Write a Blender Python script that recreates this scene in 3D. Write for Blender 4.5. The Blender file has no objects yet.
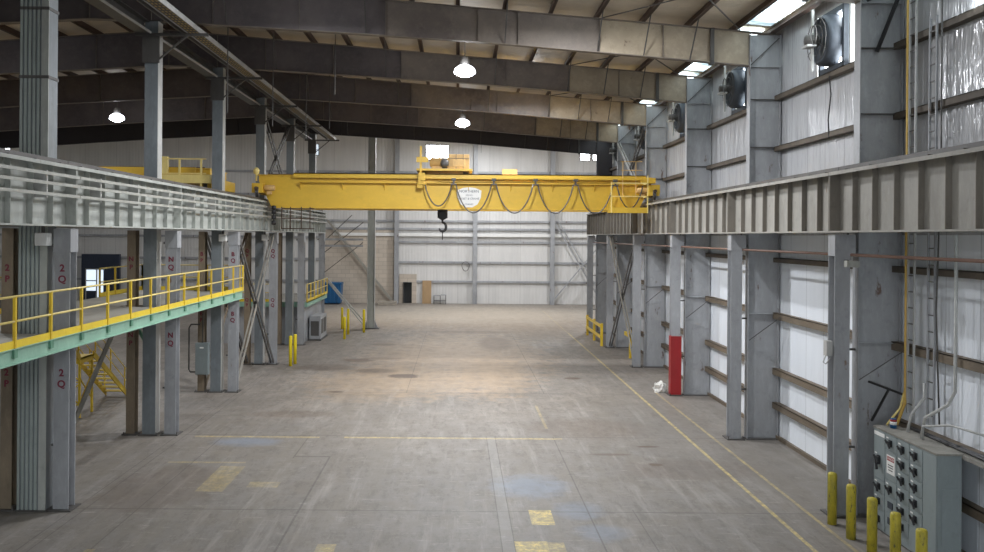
import bpy, bmesh, math, random
from mathutils import Vector, Matrix
random.seed(4)
SC = bpy.context.scene
COL = SC.collection
PI = math.pi
CAMZ = 6.5
# ------------------------------------------------------------------ materials
def newmat(name):
    m = bpy.data.materials.new(name); m.use_nodes = True
    nt = m.node_tree
    return m, nt, nt.nodes['Principled BSDF']
def N(nt, kind, **kw):
    n = nt.nodes.new(kind)
    for k, v in kw.items():
        if k in n.inputs: n.inputs[k].default_value = v
        else: setattr(n, k, v)
    return n
def L(nt, a, b): nt.links.new(a, b)
def mathn(nt, op, a, b=None, clamp=False):
    n = nt.nodes.new('ShaderNodeMath'); n.operation = op; n.use_clamp = clamp
    for i, v in enumerate((a, b)):
        if v is None: continue
        if isinstance(v, (int, float)): n.inputs[i].default_value = v
        else: nt.links.new(v, n.inputs[i])
    return n.outputs[0]
def mixc(nt, fac, a, b):
    n = nt.nodes.new('ShaderNodeMix'); n.data_type = 'RGBA'
    if isinstance(fac, (int, float)): n.inputs[0].default_value = fac
    else: nt.links.new(fac, n.inputs[0])
    for i, v in ((6, a), (7, b)):
        if isinstance(v, tuple): n.inputs[i].default_value = v + (1,) if len(v) == 3 else v
        else: nt.links.new(v, n.inputs[i])
    return n.outputs[2]
def ramp(nt, src, lo, hi):
    n = nt.nodes.new('ShaderNodeMapRange'); n.inputs[1].default_value = lo; n.inputs[2].default_value = hi
    nt.links.new(src, n.inputs[0]); return n.outputs[0]
def noise(nt, vec, scale, detail=4, sc3=(1, 1, 1), rough=.6):
    mp = nt.nodes.new('ShaderNodeMapping'); mp.inputs['Scale'].default_value = sc3
    nt.links.new(vec, mp.inputs[0])
    n = nt.nodes.new('ShaderNodeTexNoise'); n.inputs['Scale'].default_value = scale
    n.inputs['Detail'].default_value = detail; n.inputs['Roughness'].default_value = rough
    nt.links.new(mp.outputs[0], n.inputs['Vector']); return n.outputs[0]
def worn(name, base, dark=None, amt=.5, scale=1.2, rough=.55, metal=0, spot=None, spotamt=.0, sc3=(1, 1, .35), bump=.0):
    m, nt, b = newmat(name)
    geo = nt.nodes.new('ShaderNodeNewGeometry').outputs['Position']
    if dark is None: dark = tuple(c*.55 for c in base)
    f = ramp(nt, noise(nt, geo, scale, 6, sc3), .35, .7)
    f = mathn(nt, 'MULTIPLY', f, amt, True)
    c = mixc(nt, f, base, dark)
    g = ramp(nt, noise(nt, geo, scale*7, 7, sc3, .75), .48, .72)
    c = mixc(nt, mathn(nt, 'MULTIPLY', g, amt*.45), c, tuple(v*1.45 for v in base))
    g = ramp(nt, noise(nt, geo, scale*3.3, 7, (1, 1, 1), .75), .55, .75)
    c = mixc(nt, mathn(nt, 'MULTIPLY', g, amt*.5), c, tuple(v*.5 for v in dark))
    if spot:
        s = ramp(nt, noise(nt, geo, scale*4, 5, sc3), .68-spotamt, .74-spotamt)
        c = mixc(nt, s, c, spot)
    L(nt, c, b.inputs['Base Color'])
    b.inputs['Roughness'].default_value = rough; b.inputs['Metallic'].default_value = metal
    if bump:
        bp = nt.nodes.new('ShaderNodeBump'); bp.inputs['Strength'].default_value = bump
        L(nt, noise(nt, geo, scale*5, 4, sc3), bp.inputs['Height']); L(nt, bp.outputs[0], b.inputs['Normal'])
    return m
def emit(name, col, st):
    m, nt, b = newmat(name)
    b.inputs['Base Color'].default_value = col + (1,); b.inputs['Emission Color'].default_value = col + (1,)
    b.inputs['Emission Strength'].default_value = st
    return m
M = {}
M['steel_grey'] = worn('steel_grey', (.38, .39, .405), (.24, .245, .255), .7, .9, .5, spot=(.20, .12, .07), spotamt=.0)
M['steel_beige'] = worn('steel_beige', (.33, .315, .275), (.20, .19, .165), .7, .9, .55, spot=(.22, .14, .08), spotamt=.01)
M['girder_grey'] = worn('girder_grey', (.36, .345, .31), (.22, .21, .185), .7, 1.0, .6, spot=(.2, .13, .08), spotamt=.01)
M['girder_pale'] = worn('girder_pale', (.44, .455, .42), (.26, .27, .25), .7, 1.0, .6, spot=(.24, .2, .15), spotamt=.0)
M['frame_grey'] = worn('frame_grey', (.38, .39, .405), (.225, .23, .24), .8, .8, .45, spot=(.13, .08, .06), spotamt=.035)
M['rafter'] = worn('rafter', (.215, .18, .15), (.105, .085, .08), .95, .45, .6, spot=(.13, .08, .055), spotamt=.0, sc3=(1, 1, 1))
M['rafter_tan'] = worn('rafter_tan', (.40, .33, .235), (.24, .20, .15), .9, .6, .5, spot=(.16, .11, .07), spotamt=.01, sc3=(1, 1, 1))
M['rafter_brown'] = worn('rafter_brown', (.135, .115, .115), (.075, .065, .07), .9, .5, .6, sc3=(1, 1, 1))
M['frame_painted_shade'] = worn('frame_painted_shade', (.045, .04, .045), (.03, .025, .025), .5, .7, .6, sc3=(1, 1, 1))  # shade of the backlit farthest frame put into the colour
M['purlin'] = worn('purlin', (.085, .05, .035), (.04, .03, .025), .5, 1, .6)
M['girt_dark'] = worn('girt_dark', (.12, .095, .07), (.06, .05, .04), .7, 1.5, .7)
M['girt'] = worn('girt', (.19, .15, .105), (.08, .065, .05), .8, 1.5, .7, sc3=(1, .3, 1))
M['column_blue'] = worn('column_blue', (.21, .235, .25), (.12, .135, .145), .8, .8, .4)
M['column_tan'] = worn('column_tan', (.26, .205, .14), (.15, .115, .08), .8, .9, .65)
M['dark_steel'] = worn('dark_steel', (.09, .085, .08), (.05, .045, .04), .6, 2, .5)
M['light_steel'] = worn('light_steel', (.5, .5, .48), (.3, .3, .29), .6, 2, .4)
M['cond'] = worn('cond', (.42, .42, .38), (.26, .26, .23), .6, 2, .5)
M['stiff'] = worn('stiff', (.22, .20, .17), (.14, .125, .105), .7, .9, .6)
M['black'] = worn('black', (.018, .018, .02), (.03, .03, .03), .4, 3, .45)
M['yellow'] = worn('yellow', (.80, .56, .035), (.55, .36, .04), .5, 1.2, .4, spot=(.35, .23, .05), spotamt=.0)
M['crane_yellow'] = worn('crane_yellow', (.70, .45, .045), (.50, .31, .03), .45, .8, .4, spot=(.4, .25, .04), spotamt=-.01, sc3=(.5, 1, 1))
M['rail_yellow'] = worn('rail_yellow', (.86, .69, .25), (.6, .48, .16), .4, 2, .4)
M['toe_yellow'] = worn('toe_yellow', (.85, .62, .04), (.6, .45, .05), .4, 2, .4)
M['bollard'] = worn('bollard', (.52, .43, .03), (.27, .24, .04), .9, 5, .55, spot=(.13, .12, .05), spotamt=.07)
M['bollard_clean'] = worn('bollard_clean', (.88, .70, .02), (.65, .5, .03), .3, 2, .4)
M['green'] = worn('green', (.30, .50, .385), (.19, .34, .26), .5, 2, .5)
M['green_dark'] = worn('green_dark', (.13, .30, .20), (.08, .18, .12), .5, 2, .5)
M['red'] = worn('red', (.32, .013, .016), (.22, .015, .015), .5, 2, .45)
M['rust'] = worn('rust', (.09, .06, .042), (.06, .04, .03), .6, 3, .7)
M['copper'] = worn('copper', (.27, .16, .12), (.18, .11, .08), .5, 3, .45)
M['mcc'] = worn('mcc', (.24, .28, .285), (.19, .22, .225), .5, 1.2, .45)
M['mcc_top'] = worn('mcc_top', (.28, .27, .24), (.16, .15, .13), .8, 3, .8)
M['white'] = worn('white', (.8, .8, .78), (.6, .6, .58), .3, 3, .5)
M['bag'] = worn('bag', (.75, .74, .7), (.5, .5, .48), .4, 5, .4)
M['blue'] = worn('blue', (.01, .11, .27), (.01, .07, .18), .6, 2, .4)
M['navy'] = worn('navy', (.03, .04, .07), (.02, .03, .05), .6, 2, .5)
M['wood'] = worn('wood', (.42, .28, .15), (.3, .2, .1), .6, 3, .7)
M['pallet'] = worn('pallet', (.4, .36, .3), (.25, .22, .19), .6, 3, .8)
M['markred'] = worn('markred', (.20, .02, .045), (.15, .03, .04), .3, 6, .6)
M['trolley'] = worn('trolley', (.66, .43, .17), (.36, .22, .09), .6, 3, .6)
M['orange'] = worn('orange', (.58, .36, .07), (.4, .28, .06), .5, 3, .5)
M['glass_dark'] = worn('glass_dark', (.02, .025, .03), None, .2, 2, .1)
M['fan_body'] = worn('fan_body', (.05, .06, .075), (.03, .035, .045), .6, 3, .6)
M['lamp_glow'] = emit('lamp_glow', (.86, .93, 1), 60)
M['pane_glow'] = emit('pane_glow', (.86, .95, 1), 12)
M['pane_bright'] = emit('pane_bright', (.9, .96, 1), 22)
M['pane_blue'] = emit('pane_blue', (.35, .6, 1), 3)
M['tower_light'] = emit('tower_light', (.72, .84, .95), 1.3)
M['pane_soft'] = emit('pane_soft', (.75, .88, 1), 1.1)

M['lamp_shade'] = emit('lamp_shade', (.88, .93, 1), 14)
M['clad'] = worn('clad', (.36, .40, .375), (.24, .27, .255), .7, 1.0, .5)
def traymat():
    m, nt, b = newmat('tray_holes')
    geo = nt.nodes.new('ShaderNodeNewGeometry').outputs['Position']
    sp = nt.nodes.new('ShaderNodeSeparateXYZ'); L(nt, geo, sp.inputs[0])
    a = mathn(nt, 'GREATER_THAN', mathn(nt, 'FRACT', mathn(nt, 'MULTIPLY', sp.outputs['X'], 9)), .45)
    e = mathn(nt, 'GREATER_THAN', mathn(nt, 'FRACT', mathn(nt, 'MULTIPLY', sp.outputs['Y'], 3.5)), .45)
    L(nt, mixc(nt, mathn(nt, 'MULTIPLY', a, e), (.05, .045, .04), (.42, .30, .10)), b.inputs['Base Color'])
    return m
M['tray_holes'] = traymat()
def wallmat(name, base, seam=1.1, axis='Y', rough=.5, bump=.3, streak=.3, rib=0.0):
    m, nt, b = newmat(name)
    geo = nt.nodes.new('ShaderNodeNewGeometry').outputs['Position']
    sp = nt.nodes.new('ShaderNodeSeparateXYZ'); L(nt, geo, sp.inputs[0])
    s3 = (1, 1, .12)
    f = mathn(nt, 'MULTIPLY', ramp(nt, noise(nt, geo, 1.3, 5, s3), .4, .75), streak, True)
    c = mixc(nt, f, base, tuple(v*.62 for v in base))
    co = sp.outputs[axis]
    fr = mathn(nt, 'FRACT', mathn(nt, 'DIVIDE', co, seam))
    ln = mathn(nt, 'LESS_THAN', fr, .02/seam*1.2)
    c = mixc(nt, mathn(nt, 'MULTIPLY', ln, .55), c, tuple(v*.3 for v in base))
    L(nt, c, b.inputs['Base Color']); b.inputs['Roughness'].default_value = rough
    h = noise(nt, geo, 2.2, 3, (1.4, 1.4, .35))
    if rib:
        w = mathn(nt, 'PINGPONG', co, rib/2)
        w = ramp(nt, w, rib*.12, rib*.25)
        h = mathn(nt, 'ADD', mathn(nt, 'MULTIPLY', h, .3), w)
    bp = nt.nodes.new('ShaderNodeBump'); bp.inputs['Strength'].default_value = bump; bp.inputs['Distance'].default_value = .06
    L(nt, h, bp.inputs['Height']); L(nt, bp.outputs[0], b.inputs['Normal'])
    return m
M['wall_white'] = wallmat('wall_white', (.84, .88, .93), 1.22, 'Y', .42, .45, .22)
M['wall_foil'] = wallmat('wall_foil', (.52, .525, .54), 1.22, 'Y', .2, 1.0, .45)
M['wall_end'] = wallmat('wall_end', (.68, .67, .65), 3.0, 'X', .5, .22, .35, .3)
M['wall_left'] = wallmat('wall_left', (.52, .52, .5), 1.5, 'Y', .5, .5, .4, .3)
M['insul'] = wallmat('insul', (.60, .52, .41), 400, 'Y', .6, .5, .5)
def blockmat():
    m, nt, b = newmat('block_wall')
    geo = nt.nodes.new('ShaderNodeNewGeometry').outputs['Position']
    sp = nt.nodes.new('ShaderNodeSeparateXYZ'); L(nt, geo, sp.inputs[0])
    cb = nt.nodes.new('ShaderNodeCombineXYZ'); L(nt, sp.outputs['X'], cb.inputs[0]); L(nt, sp.outputs['Z'], cb.inputs[1])
    br = nt.nodes.new('ShaderNodeTexBrick'); L(nt, cb.outputs[0], br.inputs['Vector'])
    br.inputs['Scale'].default_value = 1; br.inputs['Brick Width'].default_value = .8; br.inputs['Row Height'].default_value = .4
    br.inputs['Mortar Size'].default_value = .02
    br.inputs['Color1'].default_value = (.56, .49, .41, 1); br.inputs['Color2'].default_value = (.48, .42, .35, 1); br.inputs['Mortar'].default_value = (.40, .35, .29, 1)
    L(nt, br.outputs[0], b.inputs['Base Color']); b.inputs['Roughness'].default_value = .8
    return m
M['block'] = blockmat()
def skylightmat():
    m, nt, b = newmat('skylight')
    geo = nt.nodes.new('ShaderNodeNewGeometry').outputs['Position']
    n = noise(nt, geo, .8, 4, (1, 1, 1))
    f = ramp(nt, n, .35, .7)
    c = mixc(nt, f, (.45, .62, .7), (.95, 1, 1))
    L(nt, c, b.inputs['Emission Color']); L(nt, mathn(nt, 'ADD', mathn(nt, 'MULTIPLY', f, 7), 1.2), b.inputs['Emission Strength'])
    b.inputs['Base Color'].default_value = (.6, .7, .7, 1)
    return m
M['skylight'] = skylightmat()

def floormat():
    m, nt, b = newmat('concrete_floor')
    geo = nt.nodes.new('ShaderNodeNewGeometry').outputs['Position']
    sp = nt.nodes.new('ShaderNodeSeparateXYZ'); L(nt, geo, sp.inputs[0])
    X, Y = sp.outputs['X'], sp.outputs['Y']
    def band(v, a, c): return mathn(nt, 'MULTIPLY', mathn(nt, 'GREATER_THAN', v, a), mathn(nt, 'LESS_THAN', v, c))
    def rect(x0, x1, y0, y1): return mathn(nt, 'MULTIPLY', band(X, x0, x1), band(Y, y0, y1))
    n1 = noise(nt, geo, .25, 6); n2 = noise(nt, geo, 1.6, 8, rough=.7); n3 = noise(nt, geo, 9, 6, rough=.75)
    nl = noise(nt, geo, .9, 6, (1, .12, 1)); nx = noise(nt, geo, .8, 6, (.1, 1, 1))
    c = mixc(nt, ramp(nt, n1, .35, .65), (.205, .182, .16), (.275, .24, .205))
    # grey slab in the near part, tan dusty slab farther off
    near = ramp(nt, mathn(nt, 'ADD', Y, mathn(nt, 'MULTIPLY', n1, 10)), 40, 26)
    c = mixc(nt, mathn(nt, 'MULTIPLY', near, .75), c, (.172, .163, .154))
    c = mixc(nt, mathn(nt, 'MULTIPLY', ramp(nt, n2, .45, .75), .5), c, (.19, .17, .145))
    c = mixc(nt, mathn(nt, 'MULTIPLY', ramp(nt, nl, .5, .75), .35), c, (.40, .37, .335))
    c = mixc(nt, mathn(nt, 'MULTIPLY', ramp(nt, nx, .5, .75), .35), c, (.22, .195, .165))
    c = mixc(nt, mathn(nt, 'MULTIPLY', ramp(nt, n3, .5, .8), .45), c, (.14, .13, .115))
    na = noise(nt, geo, 1.1, 8, (1, .5, 1), .8); nb = noise(nt, geo, 2.5, 8, (1, .08, 1), .7)
    c = mixc(nt, mathn(nt, 'MULTIPLY', ramp(nt, na, .47, .57), .6), c, (.17, .15, .125))
    c = mixc(nt, mathn(nt, 'MULTIPLY', ramp(nt, noise(nt, geo, 3.5, 9, (1, .35, 1), .85), .50, .58), .55), c, (.12, .106, .092))
    c = mixc(nt, mathn(nt, 'MULTIPLY', ramp(nt, noise(nt, geo, 5, 9, (.25, 1, 1), .85), .56, .62), .45), c, (.40, .37, .335))
    c = mixc(nt, mathn(nt, 'MULTIPLY', ramp(nt, noise(nt, geo, .7, 6, (1.5, .1, 1), .6), .55, .62), .35), c, (.20, .18, .15))
    c = mixc(nt, mathn(nt, 'MULTIPLY', ramp(nt, nb, .54, .68), .4), c, (.38, .35, .32))
    c = mixc(nt, mathn(nt, 'MULTIPLY', ramp(nt, noise(nt, geo, .45, 8, (1, 1, 1), .75), .55, .65), .35), c, (.19, .165, .135))
    def ell(cx, cy, rx, ry, soft=.5, nz=n2, k=.8):
        dx = mathn(nt, 'DIVIDE', mathn(nt, 'SUBTRACT', X, cx), rx); dy = mathn(nt, 'DIVIDE', mathn(nt, 'SUBTRACT', Y, cy), ry)
        d = mathn(nt, 'ADD', mathn(nt, 'MULTIPLY', dx, dx), mathn(nt, 'MULTIPLY', dy, dy))
        d = mathn(nt, 'ADD', d, mathn(nt, 'MULTIPLY', mathn(nt, 'SUBTRACT', nz, .5), k*4))
        return ramp(nt, d, 1+soft, 1-soft)
    orange = (.42, .29, .165)
    for (cx, cy, rx, ry, a) in ((0, 46, 4.2, 9, .55), (3, 66, 7, 11, .35), (-3, 38, 3, 4, .4), (1.5, 40, 1.6, 5, .45), (-9, 66, 6, 7, .25)):
        c = mixc(nt, mathn(nt, 'MULTIPLY', ell(cx, cy, rx, ry, .9, n2, 1.2), a), c, orange)
    c = mixc(nt, mathn(nt, 'MULTIPLY', ell(-.5, 72, 14, 8, .9, n1, .8), .35), c, (.55, .5, .42))
    brown = (.10, .065, .042)
    for (cx, cy, rx, ry, a) in ((-2.45, 39.6, .75, .55, .9), (-5.1, 44.5, .8, .6, .75), (-3.9, 45.2, 1.1, .4, .5), (-3.9, 41.0, .9, .7, .5), (-4.4, 51, .8, .5, .5), (2.3, 52, 1.0, 3.0, .45), (-6.5, 42, 1.4, 1.0, .4), (1, 58, 2.5, .8, .35), (6.5, 24, 1.8, 1.0, .3), (-7.5, 22, 1.5, 2, .3),
                                (5.3, 39.3, .38, .28, .9), (-5.0, 35.5, .3, .2, .7), (5.9, 26.6, .35, .12, .9), (5.7, 24.5, .2, .15, .8), (4.6, 25.6, .6, .12, .6), (-6, 31, 1.5, .6, .3), (4.5, 29, 2, 1.5, .3)):
        c = mixc(nt, mathn(nt, 'MULTIPLY', ell(cx, cy, rx, ry, .35, n2, .9), a), c, brown)
    blue = (.20, .25, .33)
    for (cx, cy, rx, ry, a) in ((1.95, 22.3, .9, .9, .55), (2.9, 20.3, .5, .6, .45), (-6.6, 26.8, 1.0, .5, .45), (3.2, 18.8, .5, .5, .4)):
        c = mixc(nt, mathn(nt, 'MULTIPLY', ell(cx, cy, rx, ry, .8, n2, .8), a), c, blue)
    c = mixc(nt, mathn(nt, 'MULTIPLY', ell(8.5, 30, 2.2, 9, .9, n1, .5), .35), c, (.17, .16, .145))
    # joints
    j = None
    lines = [rect(3.11, 3.145, 5, 27.8), rect(4.2, 4.225, 5, 20.4), rect(-4.77, -4.73, 24.9, 27.8), rect(-3.73, -3.68, 5, 25.1), rect(-4.77, -3.7, 25.05, 25.15), rect(-2.1, -2.07, 35.4, 58),
             rect(-7.52, -7.49, 5, 28), rect(-9.0, -8.97, 5, 40), rect(-8.75, -8.72, 5, 40), rect(.96, .985, 5, 27.8), rect(1.235, 1.26, 5, 27.8), rect(3.6, 3.63, 35.4, 58)]
    for yy in (12.6, 20.2, 27.72, 35.4, 43, 50.6, 58.2, 66): lines.append(rect(-46, 10.4, yy, yy+.05))
    for q in lines: j = q if j is None else mathn(nt, 'MAXIMUM', j, q)
    c = mixc(nt, mathn(nt, 'MULTIPLY', j, mathn(nt, 'ADD', mathn(nt, 'MULTIPLY', n2, .8), .1)), c, (.06, .052, .045))
    c = mixc(nt, mathn(nt, 'MULTIPLY', rect(.985, 1.235, 5, 27.8), .2), c, (.34, .34, .33))
    # worn yellow paint
    wear = ramp(nt, n3, .62, .40); wear2 = mathn(nt, 'MULTIPLY', wear, ramp(nt, n2, .72, .45), True)
    p = None
    for q, a in ((rect(7.44, 7.54, 5, 58), .75), (rect(8.30, 8.39, 5, 36), .5), (rect(7.44, 7.5, 58, 75), .4), (rect(-3.6, 3.4, 27.42, 27.6), .55), (rect(-8.4, -4.4, 27.42, 27.58), .5),
                 (rect(-8.2, -6, 24.3, 24.45), .35), (rect(1.72, 2.25, 19.3, 20.35), .9), (rect(1.25, 1.95, 16.9, 18.25), .95), (rect(1.95, 2.3, 17.3, 18.2), .5),
                 (rect(3.0, 3.1, 29, 33), .3), (rect(-6.6, -5.9, 21.6, 24.0), .28), (rect(-2.9, -2.5, 17, 18), .5), (rect(-5.4, -4.6, 22, 22.5), .25), (rect(-7.6, -7.4, 5, 17.6), .3)):
        v = mathn(nt, 'MULTIPLY', q, a); p = v if p is None else mathn(nt, 'MAXIMUM', p, v)
    nw = ramp(nt, noise(nt, geo, 3.2, 8, (1, 1, 1), .8), .60, .42)
    p = mathn(nt, 'MULTIPLY', p, mathn(nt, 'ADD', mathn(nt, 'MULTIPLY', mathn(nt, 'MULTIPLY', wear2, nw), .9), .22), True)
    c = mixc(nt, p, c, (.78, .60, .18))
    L(nt, c, b.inputs['Base Color'])
    L(nt, mathn(nt, 'ADD', mathn(nt, 'MULTIPLY', n2, .3), .42), b.inputs['Roughness'])
    bp = nt.nodes.new('ShaderNodeBump'); bp.inputs['Strength'].default_value = .15; bp.inputs['Distance'].default_value = .02
    L(nt, n3, bp.inputs['Height']); L(nt, bp.outputs[0], b.inputs['Normal'])
    return m
M['floor'] = floormat()

# ------------------------------------------------------------------ mesh helpers
class MB:
    def __init__(s): s.bm = bmesh.new()
    def box(s, x0, x1, y0, y1, z0, z1):
        v = [s.bm.verts.new((x, y, z)) for x in (x0, x1) for y in (y0, y1) for z in (z0, z1)]
        for f in ((0, 1, 3, 2), (4, 6, 7, 5), (0, 4, 5, 1), (2, 3, 7, 6), (0, 2, 6, 4), (1, 5, 7, 3)): s.bm.faces.new([v[i] for i in f])
        return s
    def bar(s, p, q, w, h=None, up=(0, 0, 1)):
        h = h or w; p, q = Vector(p), Vector(q); d = (q-p).normalized(); up = Vector(up)
        if abs(d.dot(up)) > .99: up = Vector((1, 0, 0))
        a = d.cross(up).normalized(); b = a.cross(d).normalized(); v = []
        for e in (p, q):
            for sa, sb in ((-1, -1), (1, -1), (1, 1), (-1, 1)): v.append(s.bm.verts.new(e + a*sa*w/2 + b*sb*h/2))
        for f in ((0, 1, 2, 3), (4, 7, 6, 5), (0, 4, 5, 1), (1, 5, 6, 2), (2, 6, 7, 3), (3, 7, 4, 0)): s.bm.faces.new([v[i] for i in f])
        return s
    def tube(s, pts, r, n=8):
        pts = [Vector(p) for p in pts]; rings = []; pa = None
        for i, p in enumerate(pts):
            d = (pts[min(i+1, len(pts)-1)] - pts[max(i-1, 0)]).normalized()
            if pa is None:
                pa = d.cross(Vector((0, 0, 1)))
                if pa.length < .05: pa = d.cross(Vector((1, 0, 0)))
            pa = (pa - d*pa.dot(d)).normalized(); pb = d.cross(pa)
            rr = r[i] if isinstance(r, (list, tuple)) else r
            rings.append([s.bm.verts.new(p + (pa*math.cos(2*PI*k/n) + pb*math.sin(2*PI*k/n))*rr) for k in range(n)])
        for a, b in zip(rings, rings[1:]):
            for k in range(n): s.bm.faces.new((a[k], a[(k+1) % n], b[(k+1) % n], b[k])).smooth = n > 6
        s.bm.faces.new(rings[0][::-1]); s.bm.faces.new(rings[-1]); return s
    def lathe(s, prof, c=(0, 0, 0), n=20, axis='Z'):
        rings = []
        for r, z in prof:
            ring = []
            for k in range(n):
                a = 2*PI*k/n; u, v = max(r, .001)*math.cos(a), max(r, .001)*math.sin(a)
                p = {'Z': (u, v, z), 'X': (z, u, v), 'Y': (u, z, v)}[axis]
                ring.append(s.bm.verts.new(Vector(c)+Vector(p)))
            rings.append(ring)
        for a, b in zip(rings, rings[1:]):
            for k in range(n): s.bm.faces.new((a[k], a[(k+1) % n], b[(k+1) % n], b[k])).smooth = True
        s.bm.faces.new(rings[0][::-1]); s.bm.faces.new(rings[-1]); return s
    def prism(s, poly, a, b, plane='XZ'):
        def P(u, v, w): return {'XZ': (u, w, v), 'YZ': (w, u, v), 'XY': (u, v, w)}[plane]
        A = [s.bm.verts.new(P(u, v, a)) for u, v in poly]; B = [s.bm.verts.new(P(u, v, b)) for u, v in poly]; n = len(poly)
        s.bm.faces.new(A); s.bm.faces.new(B[::-1])
        for i in range(n): s.bm.faces.new((A[i], B[i], B[(i+1) % n], A[(i+1) % n]))
        return s
    def mesh(s, name):
        bmesh.ops.recalc_face_normals(s.bm, faces=s.bm.faces[:])
        me = bpy.data.meshes.new(name); s.bm.to_mesh(me); s.bm.free(); return me
def obj(name, mb, mat, parent=None, loc=None, bevel=0, kind=None):
    me = mb.mesh(name) if isinstance(mb, MB) else mb
    if not me.materials: me.materials.append(M[mat] if isinstance(mat, str) else mat)
    o = bpy.data.objects.new(name, me); COL.objects.link(o)
    if parent: o.parent = parent
    if loc: o.location = loc
    if bevel:
        md = o.modifiers.new('bevel', 'BEVEL'); md.width = bevel; md.segments = 2; md.limit_method = 'ANGLE'
    if kind: o['kind'] = kind
    return o
def tag(o, label, cat, group=None):
    o['label'] = label; o['category'] = cat
    if group: o['group'] = group
    return o
def thing(name, label, cat, loc=(0, 0, 0), group=None, rz=0):
    o = bpy.data.objects.new(name, None); COL.objects.link(o); o.location = loc; o.rotation_euler = (0, 0, rz)
    o.empty_display_size = .3
    return tag(o, label, cat, group)
def dup(o, loc=None, label=None, parent=None, rz=None):
    c = o.copy(); COL.objects.link(c)
    if parent: c.parent = parent
    if loc is not None: c.location = loc
    if rz is not None: c.rotation_euler = (0, 0, rz)
    if label: c['label'] = label
    for ch in list(o.children): dup(ch, parent=c)
    return c
def text(name, s, size, mat, parent, loc, rot, extr=.003):
    cu = bpy.data.curves.new(name, 'FONT'); cu.body = s; cu.size = size; cu.extrude = extr; cu.offset = size*.03 if name == 'painted_mark' else 0; cu.align_x = 'CENTER'; cu.align_y = 'CENTER'
    t = bpy.data.objects.new(name, cu); COL.objects.link(t)
    dg = bpy.context.evaluated_depsgraph_get(); dg.update()
    me = bpy.data.meshes.new_from_object(t.evaluated_get(dg)); bpy.data.objects.remove(t); bpy.data.curves.remove(cu)
    me.materials.clear(); me.materials.append(M[mat])
    o = bpy.data.objects.new(name, me); COL.objects.link(o); o.parent = parent; o.location = loc; o.rotation_euler = rot
    return o
def struct(name, mb, mat, parent=None):
    o = obj(name, mb, mat, parent); o['kind'] = 'structure'; return o

FY = [12.6, 20.2, 27.8, 35.4, 43.0, 50.6, 58.2]     # frame lines (the first lies before the picture)
ORD = ['nearest', 'second nearest', 'third nearest', 'fourth nearest', 'fifth nearest', 'farthest']
Y0, Y1, YE = -7.0, 59.2, 82.5
XL = -46.0
def zt(x):   # underside of the purlins (top of the rafters)
    return 13.3-(x-8.2)*.08 if x > -12 else 14.92-(-12-x)*.07
# ------------------------------------------------------------------ setting
struct('floor', MB().box(XL-.3, 24, -45, YE+.3, -.3, 0), 'floor')
struct('wall_front', MB().box(XL, -11, Y0, Y0+.2, 0, 15.5).box(8.5, 10.45, Y0, Y0+.2, 0, 13.4).box(-11, 8.5, Y0, Y0+.2, 9.0, 15.5), 'wall_left')
c = struct('ceiling', MB().prism([(10.75, zt(10.6)+.22), (-12, zt(-12)+.22), (XL-.3, zt(XL)+.22), (XL-.3, zt(XL)+.32), (-12, zt(-12)+.32), (10.75, zt(10.6)+.32)], Y0, Y1), 'insul')
x = 8.97
while x > XL:
    z = zt(x)
    struct('purlin', MB().box(x-.035, x+.035, Y0, Y1, z, z+.215).box(x-.1, x, Y0, Y1, z, z+.02), 'purlin', c); x -= 1.5
struct('eave_strut', MB().box(10.12, 10.22, Y0, Y1, zt(10.2)+.0, zt(10.2)+.21).box(10.0, 10.12, Y0, Y1, zt(10.2), zt(10.2)+.02), 'purlin', c)
for i in range(-1, 6):
    mb = MB(); n = 40; ya, yb = (FY[i] if i >= 0 else 5.0)+.25, FY[i+1]-.25
    # corrugated translucent sheet
    prev = None
    for k in range(n+1):
        y = ya+(yb-ya)*k/n; dz = .02*(k % 2)
        cur = (mb.bm.verts.new((9.06, y, zt(9.06)+.19-dz)), mb.bm.verts.new((10.0, y, zt(10.0)+.19-dz)))
        if prev: mb.bm.faces.new((prev[0], prev[1], cur[1], cur[0]))
        prev = cur
    o = struct('skylight_panel', mb, 'skylight', c)
    md = o.modifiers.new('solid', 'SOLIDIFY'); md.thickness = .01
w = struct('wall_right', MB().box(10.45, 10.6, Y0, Y1, 0, 6.6), 'wall_white')
# upper wall with fan openings
mb = MB().box(10.45, 10.6, Y0, Y1, 6.6, 11.15)
opens = [(21.0, 24.9), (30.75, 32.2), (38.35, 39.8), (45.95, 47.4), (53.5, 55.0)]
ya = Y0
for a, b in opens:
    mb.box(10.45, 10.6, ya, a, 11.15, 13.35).box(10.45, 10.6, a, b, 12.95, 13.35); ya = b
mb.box(10.45, 10.6, ya, Y1, 11.15, 13.35)
struct('wall_panel', mb, 'wall_foil', w)
for z in (1.1, 2.2, 4.0, 5.8, 7.6, 9.4, 11.05):
    gh = .1 if z < 5 else .075
    struct('girt', MB().box(10.24, 10.26, Y0, Y1, z-gh, z+gh).box(10.24, 10.45, Y0, Y1, z+gh-.02, z+gh).box(10.26, 10.45, Y0, Y1, z-gh, z-gh+.015), 'girt' if z < 5 else 'girt_dark', w)
struct('baseboard_right', MB().box(10.36, 10.45, Y0, Y1, 0, .12), 'girt')
for k, (a, b) in enumerate(opens):
    o = struct('window_%d' % (k+1), MB().box(10.52, 10.54, a, b, 11.15, 12.95), 'pane_bright' if k == 0 else 'pane_glow')
    fr = MB()
    for y in (a, b): fr.box(10.40, 10.52, y-.04, y+.04, 11.15, 12.95)
    fr.box(10.40, 10.52, a, b, 12.9, 12.98)
    if k == 0: fr.box(10.40, 10.52, 22.75, 22.85, 11.15, 12.95)
    struct('window_frame', fr, 'light_steel', o)
wl = struct('wall_left', MB().box(XL-.25, XL, Y0, YE, 0, 16.6), 'wall_left')
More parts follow.
